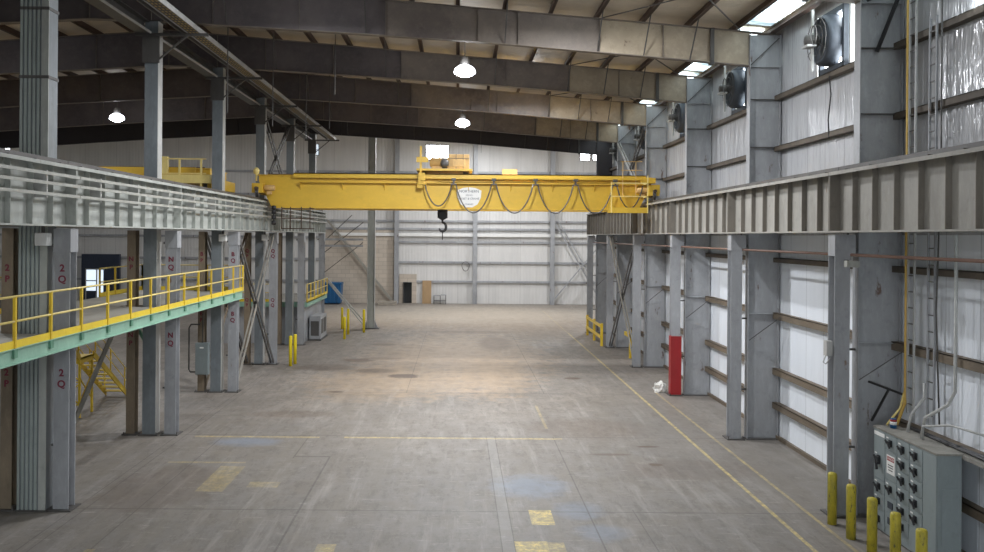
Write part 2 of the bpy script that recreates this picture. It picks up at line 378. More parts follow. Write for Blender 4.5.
for z in (2.2, 4.5, 6.8, 9.1): struct('girt', MB().box(XL, XL+.2, Y0, YE, z-.1, z+.1), 'girt', wl)
for i in (1, 2, 3):
    for (xa, xb) in ((4.6, 9.0), (9.0, 4.6)):
        struct('bracing_rod', MB().bar((xa, FY[i]+.3, zt(xa)-.04), (xb, FY[i+1]-.3, zt(xb)-.04), .03), 'dark_steel', c)
# far wing
struct('ceiling_far', MB().box(XL-.3, 24, Y1, YE+.3, 16.6, 16.8), 'insul').name = 'ceiling'
struct('wall_step', MB().box(10.6, 24, Y1-.3, Y1, 0, 16.6).box(XL, 24, Y1-.12, Y1, 15.0, 16.6), 'wall_end').name = 'wall_front'
struct('wall_wing', MB().box(23.8, 24, Y1, YE, 0, 16.6), 'wall_end').name = 'wall_right'
wb = struct('wall_back', MB().box(XL, -5.25, YE, YE+.3, 0, 16.6).box(-4.4, 24, YE, YE+.3, 0, 16.6).box(-5.25, -4.4, YE, YE+.3, 2.05, 16.6), 'wall_end')
for z in (2.1, 3.95, 5.9, 7.15, 7.9, 10.4, 12.6):
    struct('girt', MB().box(-6, 24, YE-.2, YE, z-.1, z+.1) if z < 7 else MB().box(XL, 24, YE-.2, YE, z-.1, z+.1), 'frame_grey', wb)
for z in (2.1, 4.2, 6.3): struct('girt', MB().box(XL, -12.75, YE-.2, YE, z-.1, z+.1), 'frame_grey', wb)
struct('pipe_band', MB().box(-12, 24, YE-.35, YE-.2, 6.45, 6.75), 'white', wb)
struct('trim_1', MB().box(-12.75, -6.15, YE-.18, YE, 0, 7.0), 'block')
struct('trim_2', MB().box(-5.62, -5.25, YE-.25, YE, 0, 2.8).box(-4.4, -3.95, YE-.25, YE, 0, 2.8).box(-5.25, -4.4, YE-.25, YE, 2.05, 2.8), 'block')
d = struct('door_1', MB().box(-5.25, -4.4, YE+.22, YE+.28, 0, 2.05), 'glass_dark')
struct('door_leaf', MB().box(-5.22, -5.17, YE-.5, YE+.2, 0.02, 2.02), 'dark_steel', d)
# glazed entrance in a dark partition at the far left
d2 = struct('door_2', MB().box(-36.0, -32.4, YE-.6, YE-.2, 0, 4.5), 'navy')
mb = MB(); 
for (a, b, z0, z1) in ((-35.5, -34.6, 1.0, 1.9), (-35.5, -34.6, 2.0, 3.0), (-34.45, -33.9, .2, 3.0)): mb.box(a, b, YE-.64, YE-.61, z0, z1)
struct('door_glass', mb, 'tower_light', d2)
struct('door_frame', MB().box(-35.6, -33.8, YE-.66, YE-.6, 3.0, 3.1).box(-34.58, -34.48, YE-.66, YE-.6, 0, 3.0).box(-35.6, -35.52, YE-.66, YE-.6, 0, 3), 'light_steel', d2)
# lit windows high on the end wall
for k, (a, b, z0, z1, mt) in enumerate(((11.75, 12.6, 13.9, 15.3, 'pane_bright'), (12.95, 13.6, 13.9, 15.3, 'pane_bright'), (-3.1, -1.0, 13.9, 15.2, 'pane_bright'), (-45.2, -43.2, 14.2, 15.8, 'pane_glow'), (-14.0, -13.5, 14.2, 15.2, 'pane_soft'))):
    o = struct('window_%d' % (k+6), MB().box(a, b, YE-.1, YE-.06, z0, z1), mt)
    struct('window_frame', MB().box(a-.06, a, YE-.15, YE, z0, z1).box(b, b+.06, YE-.15, YE, z0, z1).box(a-.06, b+.06, YE-.15, YE, z1, z1+.07).box(a-.06, b+.06, YE-.15, YE, z0-.07, z0).box(a, b, YE-.14, YE-.1, (z0+z1)/2-.03, (z0+z1)/2+.03), 'frame_grey', o)
for x, wd in ((-5.88, 'left'), (1.65, 'middle'), (9.05, 'right')):
    t = thing('wall_column', 'grey steel column on the far end wall, %s of the three around the big panels' % wd, 'column', (x, YE-.45, 0))
    obj('web', MB().box(-.02, .02, -.2, .2, 0, 16.5), 'frame_grey', t)
    obj('flange', MB().box(-.2, .2, -.22, -.2, 0, 16.5), 'frame_grey', t); obj('flange', MB().box(-.2, .2, .2, .22, 0, 16.5), 'frame_grey', t)

# ------------------------------------------------------------------ rafters
XB = [(9.42, 12.1), (8.2, 12.2), (.4, 12.83), (-9.4, 13.38), (-12, 13.46), (-20, 13.0), (XL+.3, 11.2)]
def zb(x):
    for (a, za), (b, zc) in zip(XB, XB[1:]):
        if b <= x <= a: return za+(zc-za)*(a-x)/(a-b)
    return XB[0][1]
def make_rafter(mat, i):
    t = thing('roof_rafter', 'tan-brown tapered roof rafter spanning the hall, %s' % ORD[i] if mat == 'rafter' else 'roof rafter coloured almost black for its backlit shade, farthest of the rafters', 'roof beam', (0, FY[i+1], 0), 'roof rafters')
    top = [(x, zt(x)-.03) for x in (XL+.3, -12, 9.42)]
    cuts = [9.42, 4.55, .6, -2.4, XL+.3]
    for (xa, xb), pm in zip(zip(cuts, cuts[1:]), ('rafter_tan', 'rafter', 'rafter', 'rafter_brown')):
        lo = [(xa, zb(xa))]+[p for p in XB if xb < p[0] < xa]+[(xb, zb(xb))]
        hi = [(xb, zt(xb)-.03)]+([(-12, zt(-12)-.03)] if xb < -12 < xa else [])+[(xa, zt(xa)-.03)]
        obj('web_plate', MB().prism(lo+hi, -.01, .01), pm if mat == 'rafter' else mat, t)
    f = MB()
    for (a, za), (b, zc) in zip(XB, XB[1:]): f.bar((a, 0, za-.01), (b, 0, zc-.01), .26, .025)
    obj('bottom_flange', f, mat, t)
    f = MB().bar((10.4, 0, zt(10.4)-.02), (-12, 0, zt(-12)-.02), .26, .025).bar((-12, 0, zt(-12)-.02), (XL+.3, 0, zt(XL+.3)-.02), .26, .025)
    obj('top_flange', f, mat, t)
    obj('splice_plate', MB().box(8.12, 8.24, -.13, .13, zb(8.2)-.08, zt(8.2)), 'dark_steel', t)
    for x in (6.6, 4.55, 1.9, .6, -2.4, -5.2, -8.0, -10, -12, -15, -18, -21, -24):
        obj('stiffener', MB().box(x-.008, x+.008, -.09, .09, zb(x), zt(x)-.03), mat, t)
    for x in (7.47, 5.97, 4.47, 1.47, -3.03, -7.53):
        for s in (-1, 1): obj('flange_brace', MB().bar((x, s*.06, zb(x)+.02), (x+.03, s*.95, zt(x)+.05), .035), 'dark_steel', t)
    return t
for i in range(6): make_rafter('rafter' if i < 5 else 'frame_painted_shade', i)

# ------------------------------------------------------------------ right frame columns
def make_frame_column(i, mat='frame_grey'):
    t = thing('frame_column', 'deep grey steel building column against the right wall, %s' % ORD[i], 'column', (9.9, FY[i+1], 0), 'building columns along the right wall')
    zt_ = 13.1
    obj('web', MB().box(-.49, .49, -.008, .008, 0, zt_), mat, t)
    obj('inner_flange', MB().box(-.51, -.49, -.15, .15, 0, zt_), mat, t)
    obj('outer_flange', MB().box(.49, .51, -.13, .13, 0, zt_), mat, t)
    for z in (9.45, 11.0, 12.05): obj('stiffener', MB().box(-.49, .49, -.1, .1, z-.01, z+.01), 'dark_steel' if z < 12 else mat, t)
    obj('stiffener', MB().box(-.49, .49, -.1, .1, 4.05, 4.07), mat, t)
    obj('base_plate', MB().box(-.55, .55, -.22, .22, 0, .03), 'dark_steel', t)
    obj('knee_rod', MB().bar((-.47, -.06, 12.1), (.47, -.06, 13.0), .03), 'dark_steel', t)
    obj('flange_brace', MB().bar((-.46, -.12, 3.2), (.3, -.75, 4.0), .022), 'dark_steel', t)
    if i == 0:
        obj('flange_brace', MB().bar((-.35, -.1, 12.1), (.45, -.6, 12.5), .07).bar((-.1, -.1, 10.9), (.3, -.55, 12.4), .07), 'black', t)
        obj('flange_brace', MB().bar((-.26, -.15, 3.17), (.29, -.8, 2.96), .045).bar((.05, -.5, 3.06), (-.18, -.15, 2.25), .045), 'black', t)
    return t
for i in range(6):
    t = make_frame_column(i)
    if i == 5: obj('upper_shade_sheet', MB().box(-.52, .52, -.16, -.15, 8.3, 13.1).box(-.52, -.51, -.15, .15, 8.3, 13.1), 'frame_painted_shade', t)  # added dark sheets paint in the backlit shade above the girder

# ------------------------------------------------------------------ crane columns
def hcol(t, mat, H, w=.36, d=.36, base=True):
    obj('front_flange', MB().box(-w/2, w/2, -d/2, -d/2+.025, 0, H), mat, t)
    obj('back_flange', MB().box(-w/2, w/2, d/2-.025, d/2, 0, H), mat, t)
    obj('web', MB().box(-.01, .01, -d/2+.025, d/2-.025, 0, H), mat, t)
    if base:
        obj('base_plate', MB().box(-w/2-.1, w/2+.1, -d/2-.1, d/2+.1, 0, .035), 'dark_steel', t)
        for sx in (-1, 1): obj('anchor_bolt', MB().tube([(sx*(w/2+.05), -d/2-.05, 0), (sx*(w/2+.05), -d/2-.05, .1)], .015, 6), 'dark_steel', t)
XR, XLc = 9.0, -9.25
for i in range(6):
    nm = 'grey crane column under the right runway girder, %s' % ORD[i]
    if i == 2: nm = 'right crane column wrapped in a tall red guard at its foot'
    t = thing('crane_column', nm, 'column', (XR, FY[i+1], 0), 'crane columns under the right girder')
    hcol(t, 'steel_grey', 6.6)
    obj('cap_bracket', MB().box(-.185, .3, -.19, .19, 6.1, 6.6), 'steel_grey', t)
    obj('tie_strut', MB().bar((.18, 0, 6.25), (.42, 0, 6.25), .08).bar((.18, 0, 3.9), (.42, 0, 3.9), .05).bar((.18, 0, 1.6), (.42, 0, 1.6), .05), 'dark_steel', t)
    if i == 2:
        obj('red_guard', MB().box(-.22, .22, -.23, .1, 0.05, 2.45), 'red', t)['label'] = 'bright red sheet steel guard'
    if i == 0:
        obj('junction_box', MB().box(-.32, -.18, -.1, .08, 3.75, 4.1).tube([(-.3, 0, 3.75), (-.38, -.05, 3.6), (-.3, 0, 3.55), (-.18, 0, 3.7)], .015, 6), 'light_steel', t)
marks = ['2', 'N', 'B', 'Q', 'B', '']
for i in range(6):
    t = thing('crane_column', 'pale grey crane column under the left girder with red painted marks, %s' % ORD[i] if i < 4 else 'pale grey crane column under the left girder, %s' % ORD[i], 'column', (XLc, FY[i+1], 0), 'crane columns under the left girder')
    hcol(t, 'steel_grey', 6.6)
    obj('cap_bracket', MB().box(-.2, .2, -.2, .2, 6.05, 6.6), 'steel_grey', t)
    obj('tie_strut', MB().bar((-.18, 0, 6.2), (-.3, 0, 6.2), .08).bar((-.18, 0, 1.5), (-.3, 0, 1.5), .05), 'dark_steel', t)
    if i < 4:
        for z in (5.55, 3.1):
            text('painted_mark', marks[i], .23, 'markred', t, (0, -.184, z+.12), (PI/2, 0, 0)); text('painted_mark', 'Q', .23, 'markred', t, (0, -.184, z-.14), (PI/2, 0, 0))
for i in range(6):
    t = thing('crane_column', 'brown weathered crane column of the left aisle, %s' % ORD[i], 'column', (-10.54, FY[i+1], 0), 'brown crane columns of the left aisle')
    hcol(t, 'column_tan', 6.6, .27, .34)
    if i < 4:
        for z in (5.55, 3.1):
            text('painted_mark', marks[i] if i else '2', .21, 'markred', t, (0, -.174, z+.12), (PI/2, 0, 0)); text('painted_mark', 'P', .21, 'markred', t, (0, -.174, z-.14), (PI/2, 0, 0))
# posts between the two runways
def make_post(i):
    t = thing('roof_post', 'tall blue-grey post from floor to roof between the left runways, %s' % ORD[i], 'column', (-9.93, FY[i+1], 0), 'roof posts between the runways')
    H = zb(-9.97)-.02
    hcol(t, 'column_blue', H, .42, .4)
    obj('side_angle', MB().box(.21, .225, -.2, .2, 0, H), 'light_steel', t)
    obj('cap_plate', MB().box(-.3, .3, -.25, .25, H-.03, H), 'dark_steel', t)
    obj('cross_arm', MB().box(-.5, 1.85, -.30, -.22, 12.86, 12.95), 'dark_steel', t)
    obj('arm_stay', MB().bar((.25, -.26, 12.1), (1.2, -.26, 12.9), .05), 'dark_steel', t)
    obj('arm_clamp', MB().box(-.27, .27, -.28, -.2, 12.0, 12.95), 'dark_steel', t)
    return t
for i in range(1, 6): make_post(i)
t = thing('roof_post', 'wide ribbed grey-green clad post at the left edge, nearest of the roof posts', 'column', (-9.91, FY[1], 0))
H = zb(-10)-.02
obj('core', MB().box(-.33, .33, -.22, .22, 0, H), 'column_blue', t)
for k in range(5): obj('rib', MB().box(-.33+k*.1, -.27+k*.1, -.25, -.22, 0, H), 'clad', t)
obj('side_plate', MB().box(.17, .335, -.25, -.22, 0, H), 'girder_pale', t)
for z in (10.1, 11.7): obj('strap', MB().box(-.35, .35, -.26, .24, z, z+.07), 'dark_steel', t)
obj('base_plate', MB().box(-.36, .36, -.28, .26, 0, .035), 'dark_steel', t)

# ------------------------------------------------------------------ runway girders
def girder(x, i, mat, side, label, group, bars=False, stf='stiff'):
    ya, yb = FY[i]+.01, FY[i+1]-.01
    if i == 0: ya = 11.0
    t = thing('runway_girder', label, 'girder', (x, ya, 6.65), group); Ln = yb-ya
    obj('web', MB().box(-.01, .01, 0, Ln, .04, 1.38), mat, t)
    obj('top_flange', MB().box(-.26, .26, 0, Ln, 1.38, 1.42).box(side*.26-.01, side*.26+.01, 0, Ln, 1.34, 1.42), mat, t)
    obj('bottom_flange', MB().box(-.25, .25, 0, Ln, 0, .04), mat, t)
    n = round(Ln/.9525)
    for k in range(1, n):
        y = Ln*k/n
        s = obj('stiffener', MB().box(-.13, .13, y-.008, y+.008, .04, 1.38), stf, t)
    obj('end_plate', MB().box(-.25, .25, 0, .03, .04, 1.38), stf, t); obj('end_plate', MB().box(-.25, .25, Ln-.03, Ln, .04, 1.38), stf, t)
    obj('rail', MB().box(-.035, .035, 0, Ln, 1.42, 1.55).box(-.06, .06, 0, Ln, 1.42, 1.44), 'dark_steel', t)
    if abs(x) < 10:
        for k in range(8): obj('rail_clip', MB().box(-.17, .17, Ln*(k+.5)/8-.05, Ln*(k+.5)/8+.05, 1.42, 1.46), 'dark_steel', t)
    if bars:
        for z in (1.15, .94, .70):
            obj('conductor_bar', MB().box(side*.31-.02, side*.31+.02, 0, Ln, z-.035, z+.035), 'cond', t)
        for k in range(3):
            y = Ln*(k+.5)/3; obj('bar_bracket', MB().box(min(side*.01, side*.28), max(side*.01, side*.29), y-.03, y+.03, .62, 1.22), 'light_steel', t)
O6 = ORD[:5]+['farthest']
for i in range(6):
    girder(XR, i, 'girder_grey', -1, 'grey-brown ribbed runway girder of the right side, %s span' % O6[i], 'right runway girders')
    girder(XLc, i, 'girder_pale', 1, 'pale ribbed left runway girder carrying three white conductor bars, %s span' % O6[i], 'left runway girders', True, 'girder_pale')
    girder(-10.54, i, 'column_tan', -1, 'brown ribbed runway girder of the left aisle, %s span' % O6[i], 'left aisle runway girders', False, 'column_tan')

# braces
def xbrace(x, a, b, z0, z1, label, mat1='light_steel', mat2='dark_steel', nm='cross_brace', w=.1):
    t = thing(nm, label, 'brace', (x, a, z0))
    m1 = MB(); m2 = MB()
    for s in (-.07, .07):
        m1.bar((s, 0.26, .1), (s, b-a-.26, z1-z0), .04, w*1.5); m2.bar((s+.02, .26, z1-z0), (s+.02, b-a-.26, .1), .04, w*1.5)
    obj('diagonal', m1, mat1, t); obj('diagonal', m2, mat2, t)
    obj('gusset', MB().prism([((b-a)/2-.2, (z1-z0)/2), ((b-a)/2, (z1-z0)/2-.2), ((b-a)/2+.2, (z1-z0)/2), ((b-a)/2, (z1-z0)/2+.2)], -.02, .04, 'YZ'), mat2, t)
xbrace(XLc, FY[3], FY[4], 0.05, 6.5, 'crossed steel braces between left crane columns, under the pale left girder', 'steel_beige', 'dark_steel')
xbrace(-10.54, FY[3], FY[4], 0.05, 6.5, 'crossed brown braces in the brown column row of the left aisle', 'column_tan', 'dark_steel')
xbrace(XR, FY[4], FY[5], 0.05, 6.5, 'crossed steel braces between right crane columns behind the red guarded one', 'steel_beige', 'dark_steel')
xbrace(9.4, FY[4], FY[5], 8.3, 12.0, 'crossed braces above the right girder near the crane end', 'light_steel', 'dark_steel')
xbrace(-9.97, FY[4], FY[5], 8.3, 12.9, 'crossed dark braces between roof posts above the left girder', 'dark_steel', 'dark_steel')

# copper pipe along the right girder, beams under the roof on the left
t = thing('copper_pipe', 'long reddish pipe running below the right runway girder', 'pipe', (9.2, 12, 6.13))
obj('pipe_run', MB().tube([(0, 0, 0), (0, 46, 0)], .035, 8), 'copper', t)
hg = MB()
for y in FY[1:]: hg.box(-.02, .02, y-12-.02, y-12+.02, 0, .51)
obj('pipe_hanger', hg, 'dark_steel', t)
t = thing('cable_tray', 'perforated cable tray with pale edge running below the rafters', 'tray', (-8.57, 10.5, 13.0))
obj('tray_bottom', MB().box(-.2, .2, 0, 47.8, 0, .03), 'tray_holes', t)
obj('tray_edge', MB().box(.2, .235, 0, 47.8, -.04, .12), 'light_steel', t); obj('tray_edge', MB().box(-.235, -.2, 0, 47.8, -.02, .14), 'steel_grey', t)
obj('side_channel', MB().box(-.42, -.36, 0, 47.8, -.03, .2), 'dark_steel', t)
for i in range(6):
    ya = FY[i]+.24
    t = thing('strut_beam', 'dark steel beam joining the roof posts under the rafters, %s span' % (ORD[:5]+['farthest'])[i], 'beam', (-10.15, ya, 12.95), 'beams joining the roof posts'); q = 7.6-.5
    obj('beam_web', MB().box(-.01, .01, 0, q, .02, .36), 'dark_steel', t)
    obj('lower_flange', MB().box(-.26, .2, 0, q, 0, .02), 'dark_steel', t); obj('upper_flange', MB().box(-.26, .2, 0, q, .36, .38), 'dark_steel', t)
    obj('flange_edge', MB().box(.2, .24, 0, q, -.02, .05), 'light_steel', t)
for k, (x, y) in enumerate(((-8.2, 30.3), (-7.4, 34), (-6.9, 38.6), (-6.2, 41), (-4.5, 31))):
    tag(obj('hanger_rod', MB().tube([(0, 0, -2.2 if k < 3 else -1.4), (0, 0, zt(x)-13)], .02, 6), 'dark_steel', None, (x, y, 13)), 'thin steel rod hanging from the roof near the cable tray', 'rod', 'hanging rods under the roof')

# ------------------------------------------------------------------ bridge crane
def make_crane(x0, x1, Y, label, main):
    t = thing('bridge_crane', label, 'crane', ((x0+x1)/2, Y, 8.2)); h = (x1-x0)/2; Z = lambda z: z-8.2
    for yy, nm in ((0, 'bridge_girder'), (2.0, 'bridge_girder')):
        g = obj(nm, MB().prism([(-h-.05, Z(9.25)), (-h-.05, Z(9.0)), (-h+.12, Z(8.65)), (-h+.55, Z(7.78)), (h-.6, Z(7.78)), (h-.15, Z(8.65)), (h+.0, Z(9.0)), (h+.0, Z(9.25))], yy-.28, yy+.28), 'crane_yellow', t)
        obj('lower_flange', MB().box(-h+.6, h-.6, yy-.34, yy+.34, Z(7.74), Z(7.79)), 'crane_yellow', g)
        obj('upper_flange', MB().box(-h-.15, h+.02, yy-.36, yy+.36, Z(9.25), Z(9.29)), 'crane_yellow', g)
        obj('trolley_rail', MB().box(-h+.3, h-.3, yy-.03, yy+.03, Z(9.29), Z(9.36)), 'rust', g)
    obj('walkway', MB().box(-h+1.9, h-.4, -.52, -.28, Z(8.93), Z(8.97)), 'crane_yellow', t)['label'] = 'walkway ledge along the near girder'
    obj('walkway_edge', MB().box(-h+.2, h-.4, -.97, -.93, Z(9.0), Z(9.27)).box(-h+1.9, h-.4, -.95, -.93, Z(8.72), Z(8.82)), 'crane_yellow', t) if not main else None
    br = MB()
    if main:
        obj('top_channel', MB().box(-h+1.6, h-.3, -.5, -.42, Z(9.15), Z(9.37)).box(-h+1.6, h-.3, -.5, -.3, Z(9.33), Z(9.37)), 'crane_yellow', t)
        for k in range(9):
            xx = -h+1.9+k*(2*h-2.6)/8
            obj('ledge_bracket', MB().prism([(xx-.02, 0), (xx+.02, 0), (xx+.02, 1), (xx-.02, 1)], 0, .001) if False else MB().prism([(-.52, Z(8.93)), (-.28, Z(8.93)), (-.28, Z(8.6))], xx-.015, xx+.015, 'YZ'), 'crane_yellow', t)
    for s in (-1, 1):
        e = obj('end_truck', MB().box(s*h-.24, s*h+.24, -.9, 2.9, Z(8.42), Z(8.86)), 'crane_yellow', t)
        for yy in (-.75, 2.75):
            obj('wheel', MB().lathe([(.22, -.07), (.25, -.07), (.25, -.05), (.22, -.05), (.22, .05), (.25, .05), (.25, .07), (.05, .07)], (s*h, yy, Z(8.46)), 20, 'X'), 'dark_steel', e)
        obj('bumper', MB().lathe([(.08, -1.1), (.08, -.9)], (s*h, 0, Z(8.62)), 12, 'Y'), 'rust', e)
        obj('drive_motor', MB().lathe([(.1, -.25), (.14, -.2), (.14, .2), (.1, .25)], (s*(h-.5), -.55, Z(8.66)), 14, 'X').box(s*(h-.5)-.1, s*(h-.5)+.1, -.66, -.44, Z(8.36), Z(8.5)), 'trolley', e)
    # trolley
    tx = -.65 - (x0+x1)/2 if main else -4
    tr = obj('trolley', MB().box(tx-1.3, tx+1.3, -.55, 2.5, Z(9.52), Z(9.62)), 'crane_yellow', t)
    tm = 'trolley'
    obj('hoist_drum', MB().lathe([(.28, -.75), (.34, -.75), (.34, -.7), (.3, -.68), (.3, .68), (.34, .7), (.34, .75), (.1, .76)], (tx+.1, 1.2, Z(9.98)), 20, 'X'), tm, tr)
    obj('hoist_motor', MB().lathe([(.12, -.35), (.22, -.3), (.22, .2), (.25, .22), (.25, .3), (.1, .34)], (tx-.35, -.15, Z(9.92)), 18, 'X').box(tx-.6, tx-.1, -.35, .05, Z(9.62), Z(9.74)), tm, tr)
    obj('control_box', MB().box(tx+.2, tx+1.15, -.4, .3, Z(9.62), Z(10.3)).box(tx+.35, tx+.95, -.43, -.4, Z(9.72), Z(10.05)).box(tx+.1, tx+.3, -.3, .2, Z(9.62), Z(10.1)), tm, tr, bevel=.03)
    for yy in (0, 2):
        for xx in (-1, 1): obj('trolley_wheel', MB().lathe([(.12, -.05), (.14, -.05), (.12, -.03), (.12, .05), (.03, .06)], (tx+xx, yy, Z(9.47)), 16, 'Y'), 'dark_steel', tr)
    obj('gearbox', MB().box(tx-.12, tx+.12, -.35, .1, Z(9.62), Z(10.12)).lathe([(.05, -.5), (.2, -.48), (.2, -.36), (.1, -.35)], (tx, 0, Z(9.88)), 16, 'Y'), 'dark_steel', tr)
    obj('box_ribs', MB().box(tx+.52, tx+.55, -.42, .3, Z(9.62), Z(10.31)).box(tx+.85, tx+.88, -.42, .3, Z(9.62), Z(10.31)).box(tx+.2, tx+1.15, -.42, -.4, Z(10.1), Z(10.13)), 'column_tan', tr)
    obj('mast', MB().box(tx-1.15, tx-1.05, -.6, -.5, Z(8.95), Z(10.65)).box(tx-1.3, tx-.75, -.62, -.56, Z(9.9), Z(10.15)).box(tx-1.2, tx-.9, -.75, -.6, Z(8.85), Z(9.4)).box(tx-1.25, tx-1.0, -.7, -.55, Z(8.7), Z(8.95)), 'crane_yellow', tr)
    if main:
        hx = -.75-(x0+x1)/2
        hb = obj('hook_block', MB().box(hx-.24, hx+.24, .85, 1.15, Z(7.35), Z(7.85)).lathe([(.2, -.19), (.24, -.16), (.24, .16), (.2, .19)], (hx, 1.0, Z(7.5)), 18, 'Y'), 'black', t, bevel=.03)
        obj('wire_rope', MB().tube([(hx-.15, 1, Z(7.8)), (hx-.15, 1, Z(9.9))], .015, 6).tube([(hx+.15, 1, Z(7.8)), (hx+.15, 1, Z(9.9))], .015, 6), 'dark_steel', hb)
        pts = [(hx, 1, Z(7.3)), (hx, 1, Z(7.14))] + [(hx+.17*math.sin(a)*1.0, 1, Z(6.93)+.21*math.cos(a)) for a in [k*PI/10 for k in range(0, 15)]]
        obj('hook', MB().tube(pts, [.05, .05]+[.05+.02*math.sin(k/14*PI) for k in range(14)]+[.015], 10), 'black', hb)
        obj('pendant_chain', MB().tube([(hx, .98, Z(6.75)), (hx, .98, Z(6.3))], .025, 6), 'black', hb)
        # festoon cable
        px = [-.72, -.23, 1.65, 3.55, 5.4, 7.25]
        ft = obj('festoon_track', MB().box(-1-(x0+x1)/2, h-.4, -.78, -.72, Z(9.13), Z(9.2)), 'crane_yellow', t)
        xs = [-1.62, -.22, 1.63, 3.55, 5.4, 7.23, 8.75]
        for k, xx in enumerate(xs[:-1]):
            xw = xx-(x0+x1)/2
            obj('cable_carrier', MB().box(xw-.1, xw+.1, -.84, -.66, Z(9.05), Z(9.16)).box(xw-.04, xw+.04, -.8, -.7, Z(8.9), Z(9.06)).box(xw-.14, xw+.14, -.79, -.71, Z(8.86), Z(8.92)), 'dark_steel' if k else 'crane_yellow', t)
            nx = xs[k+1]-(x0+x1)/2; dp = 1.3 if k else 1.0
            if k == 5: nx = xw+1.35
            pts = []
            for q in range(25):
                u = q/24; pts.append((xw+(nx-xw)*(.06+.88*u), -.75+.02*math.sin(k+u*3), Z(8.88)-dp*(1-(2*u-1)**2)**.8*(1 if k < 5 else .8)))
            obj('festoon_cable', MB().tube(pts, .03, 8), 'dark_steel', t)
        # sign plate
        sx = .5-(x0+x1)/2
        sg = obj('maker_sign', MB().prism([(sx-.58, Z(8.62)), (sx-.3, Z(8.74)), (sx, Z(8.78)), (sx+.3, Z(8.74)), (sx+.58, Z(8.62)), (sx+.55, Z(8.3)), (sx+.4, Z(7.98)), (sx+.15, Z(7.84)), (sx-.15, Z(7.84)), (sx-.4, Z(7.98)), (sx-.55, Z(8.3))], -.30, -.285), 'white', t); sg['label'] = 'white shield-shaped maker sign'
        for s_, zz, sz in (('NORTHERN', 8.58, .17), ('HOIST & CRANE', 8.24, .13), ('SERVICE', 8.40, .09), ('555-0100', 7.98, .11)):
            if s_ == '555-0100': s_ = 'CRANES'
            text('sign_lettering', s_, sz, 'navy', sg, (sx, -.303, Z(zz)), (PI/2, 0, 0))
        # service basket at the right end
        bk = obj('service_basket', MB().box(6.9-(x0+x1)/2, 8.58-(x0+x1)/2, -1.5, -.6, Z(7.62), Z(7.7)).box(6.8-(x0+x1)/2, 8.58-(x0+x1)/2, -1.52, -1.48, Z(7.6), Z(7.85)), 'crane_yellow', t)
        rl = MB(); c0 = (x0+x1)/2
        for xx in (6.92, 8.56): rl.bar((xx-c0, -1.5, Z(7.6)), (xx-c0, -1.5, Z(9.0) if xx < 8 else Z(9.3)), .045)
        for z in (8.35, 8.95): rl.bar((6.92-c0, -1.5, Z(z)), (8.56-c0, -1.5, Z(z)), .045).bar((8.56-c0, -1.5, Z(z)), (8.56-c0, -.6, Z(z)), .04)
        obj('basket_rail', rl, 'rail_yellow', bk)
        rl = MB()
        for xx in (7.6, 8.2): rl.bar((xx-c0, -.62, Z(8.4)), (xx-c0, -.62, Z(10.0)), .03)
        for z in (9.6, 10.0): rl.bar((7.5-c0, -.62, Z(z)), (8.5-c0, -.62, Z(z)), .03)
        obj('upper_rail', rl, 'trolley', bk)
        # brown collector cage at the left end
        cg = MB()
        for xx in (-8.1, -7.7, -7.2, -6.8): cg.bar((xx-c0, -.9, Z(6.75)), (xx-c0, -.9, Z(7.78)), .045)
        for z in (6.78, 7.25, 7.7): cg.bar((-8.1-c0, -.9, Z(z)), (-6.6-c0, -.9, Z(z)), .045)
        for xx in (-8.1, -6.8): cg.bar((xx-c0, -.9, Z(7.7)), (xx-c0, -.1, Z(7.75)), .045).bar((xx-c0, -.9, Z(6.78)), (xx-c0, -.2, Z(6.78)), .045)
        obj('collector_cage', cg, 'rust', t)['label'] = 'rusty brown open cage'
        cs = MB()
        for z in (7.75, 7.55, 7.3, 7.05): cs.lathe([(.05, -.1), (.11, -.08), (.11, .08), (.05, .1)], (-8.55-c0, -.5, Z(z)), 12, 'Z')
        cs.bar((-8.55-c0, -.5, Z(6.95)), (-8.55-c0, -.5, Z(7.85)), .05)
        obj('collector_shoes', cs, 'black', t)
        obj('warning_beacon', MB().lathe([(.05, 0), (.05, .3), (.13, .34), (.15, .5), (.08, .6), (.02, .62)], (-h-.1, -.6, Z(8.98)), 14), 'rail_yellow', t)
        obj('end_box', MB().box(h-.55, h+.1, -.7, -.2, Z(9.0), Z(9.25)).box(h-.1, h+.35, -.5, .3, Z(8.55), Z(8.95)), 'crane_yellow', t)
        obj('junction_box', MB().box(2.05-c0, 2.75-c0, -.1, .3, Z(9.29), Z(9.65)), 'trolley', t)
    else:
        rl = MB()
        for xx in (h-1.9, h-1.0, h-.1): rl.bar((xx, -1.2, Z(8.4)), (xx, -1.2, Z(9.6)), .07)
        for z in (9.0, 9.6): rl.bar((h-1.9, -1.2, Z(z)), (h+.1, -1.2, Z(z)), .05)
        rl.box(h-2.4, h+.3, -1.25, -1.0, Z(8.6), Z(8.95)).box(h-1.9, h-1.5, -1.2, -1.0, Z(9.0), Z(9.7))
        obj('end_platform', rl, 'rail_yellow', t)
    return t
make_crane(XLc, XR, 40.2, 'big yellow overhead bridge crane spanning the hall with hook and looped cables', True)
make_crane(-28.0, -10.54, 36.6, 'second yellow bridge crane in the left aisle seen beyond the pale girder', False)

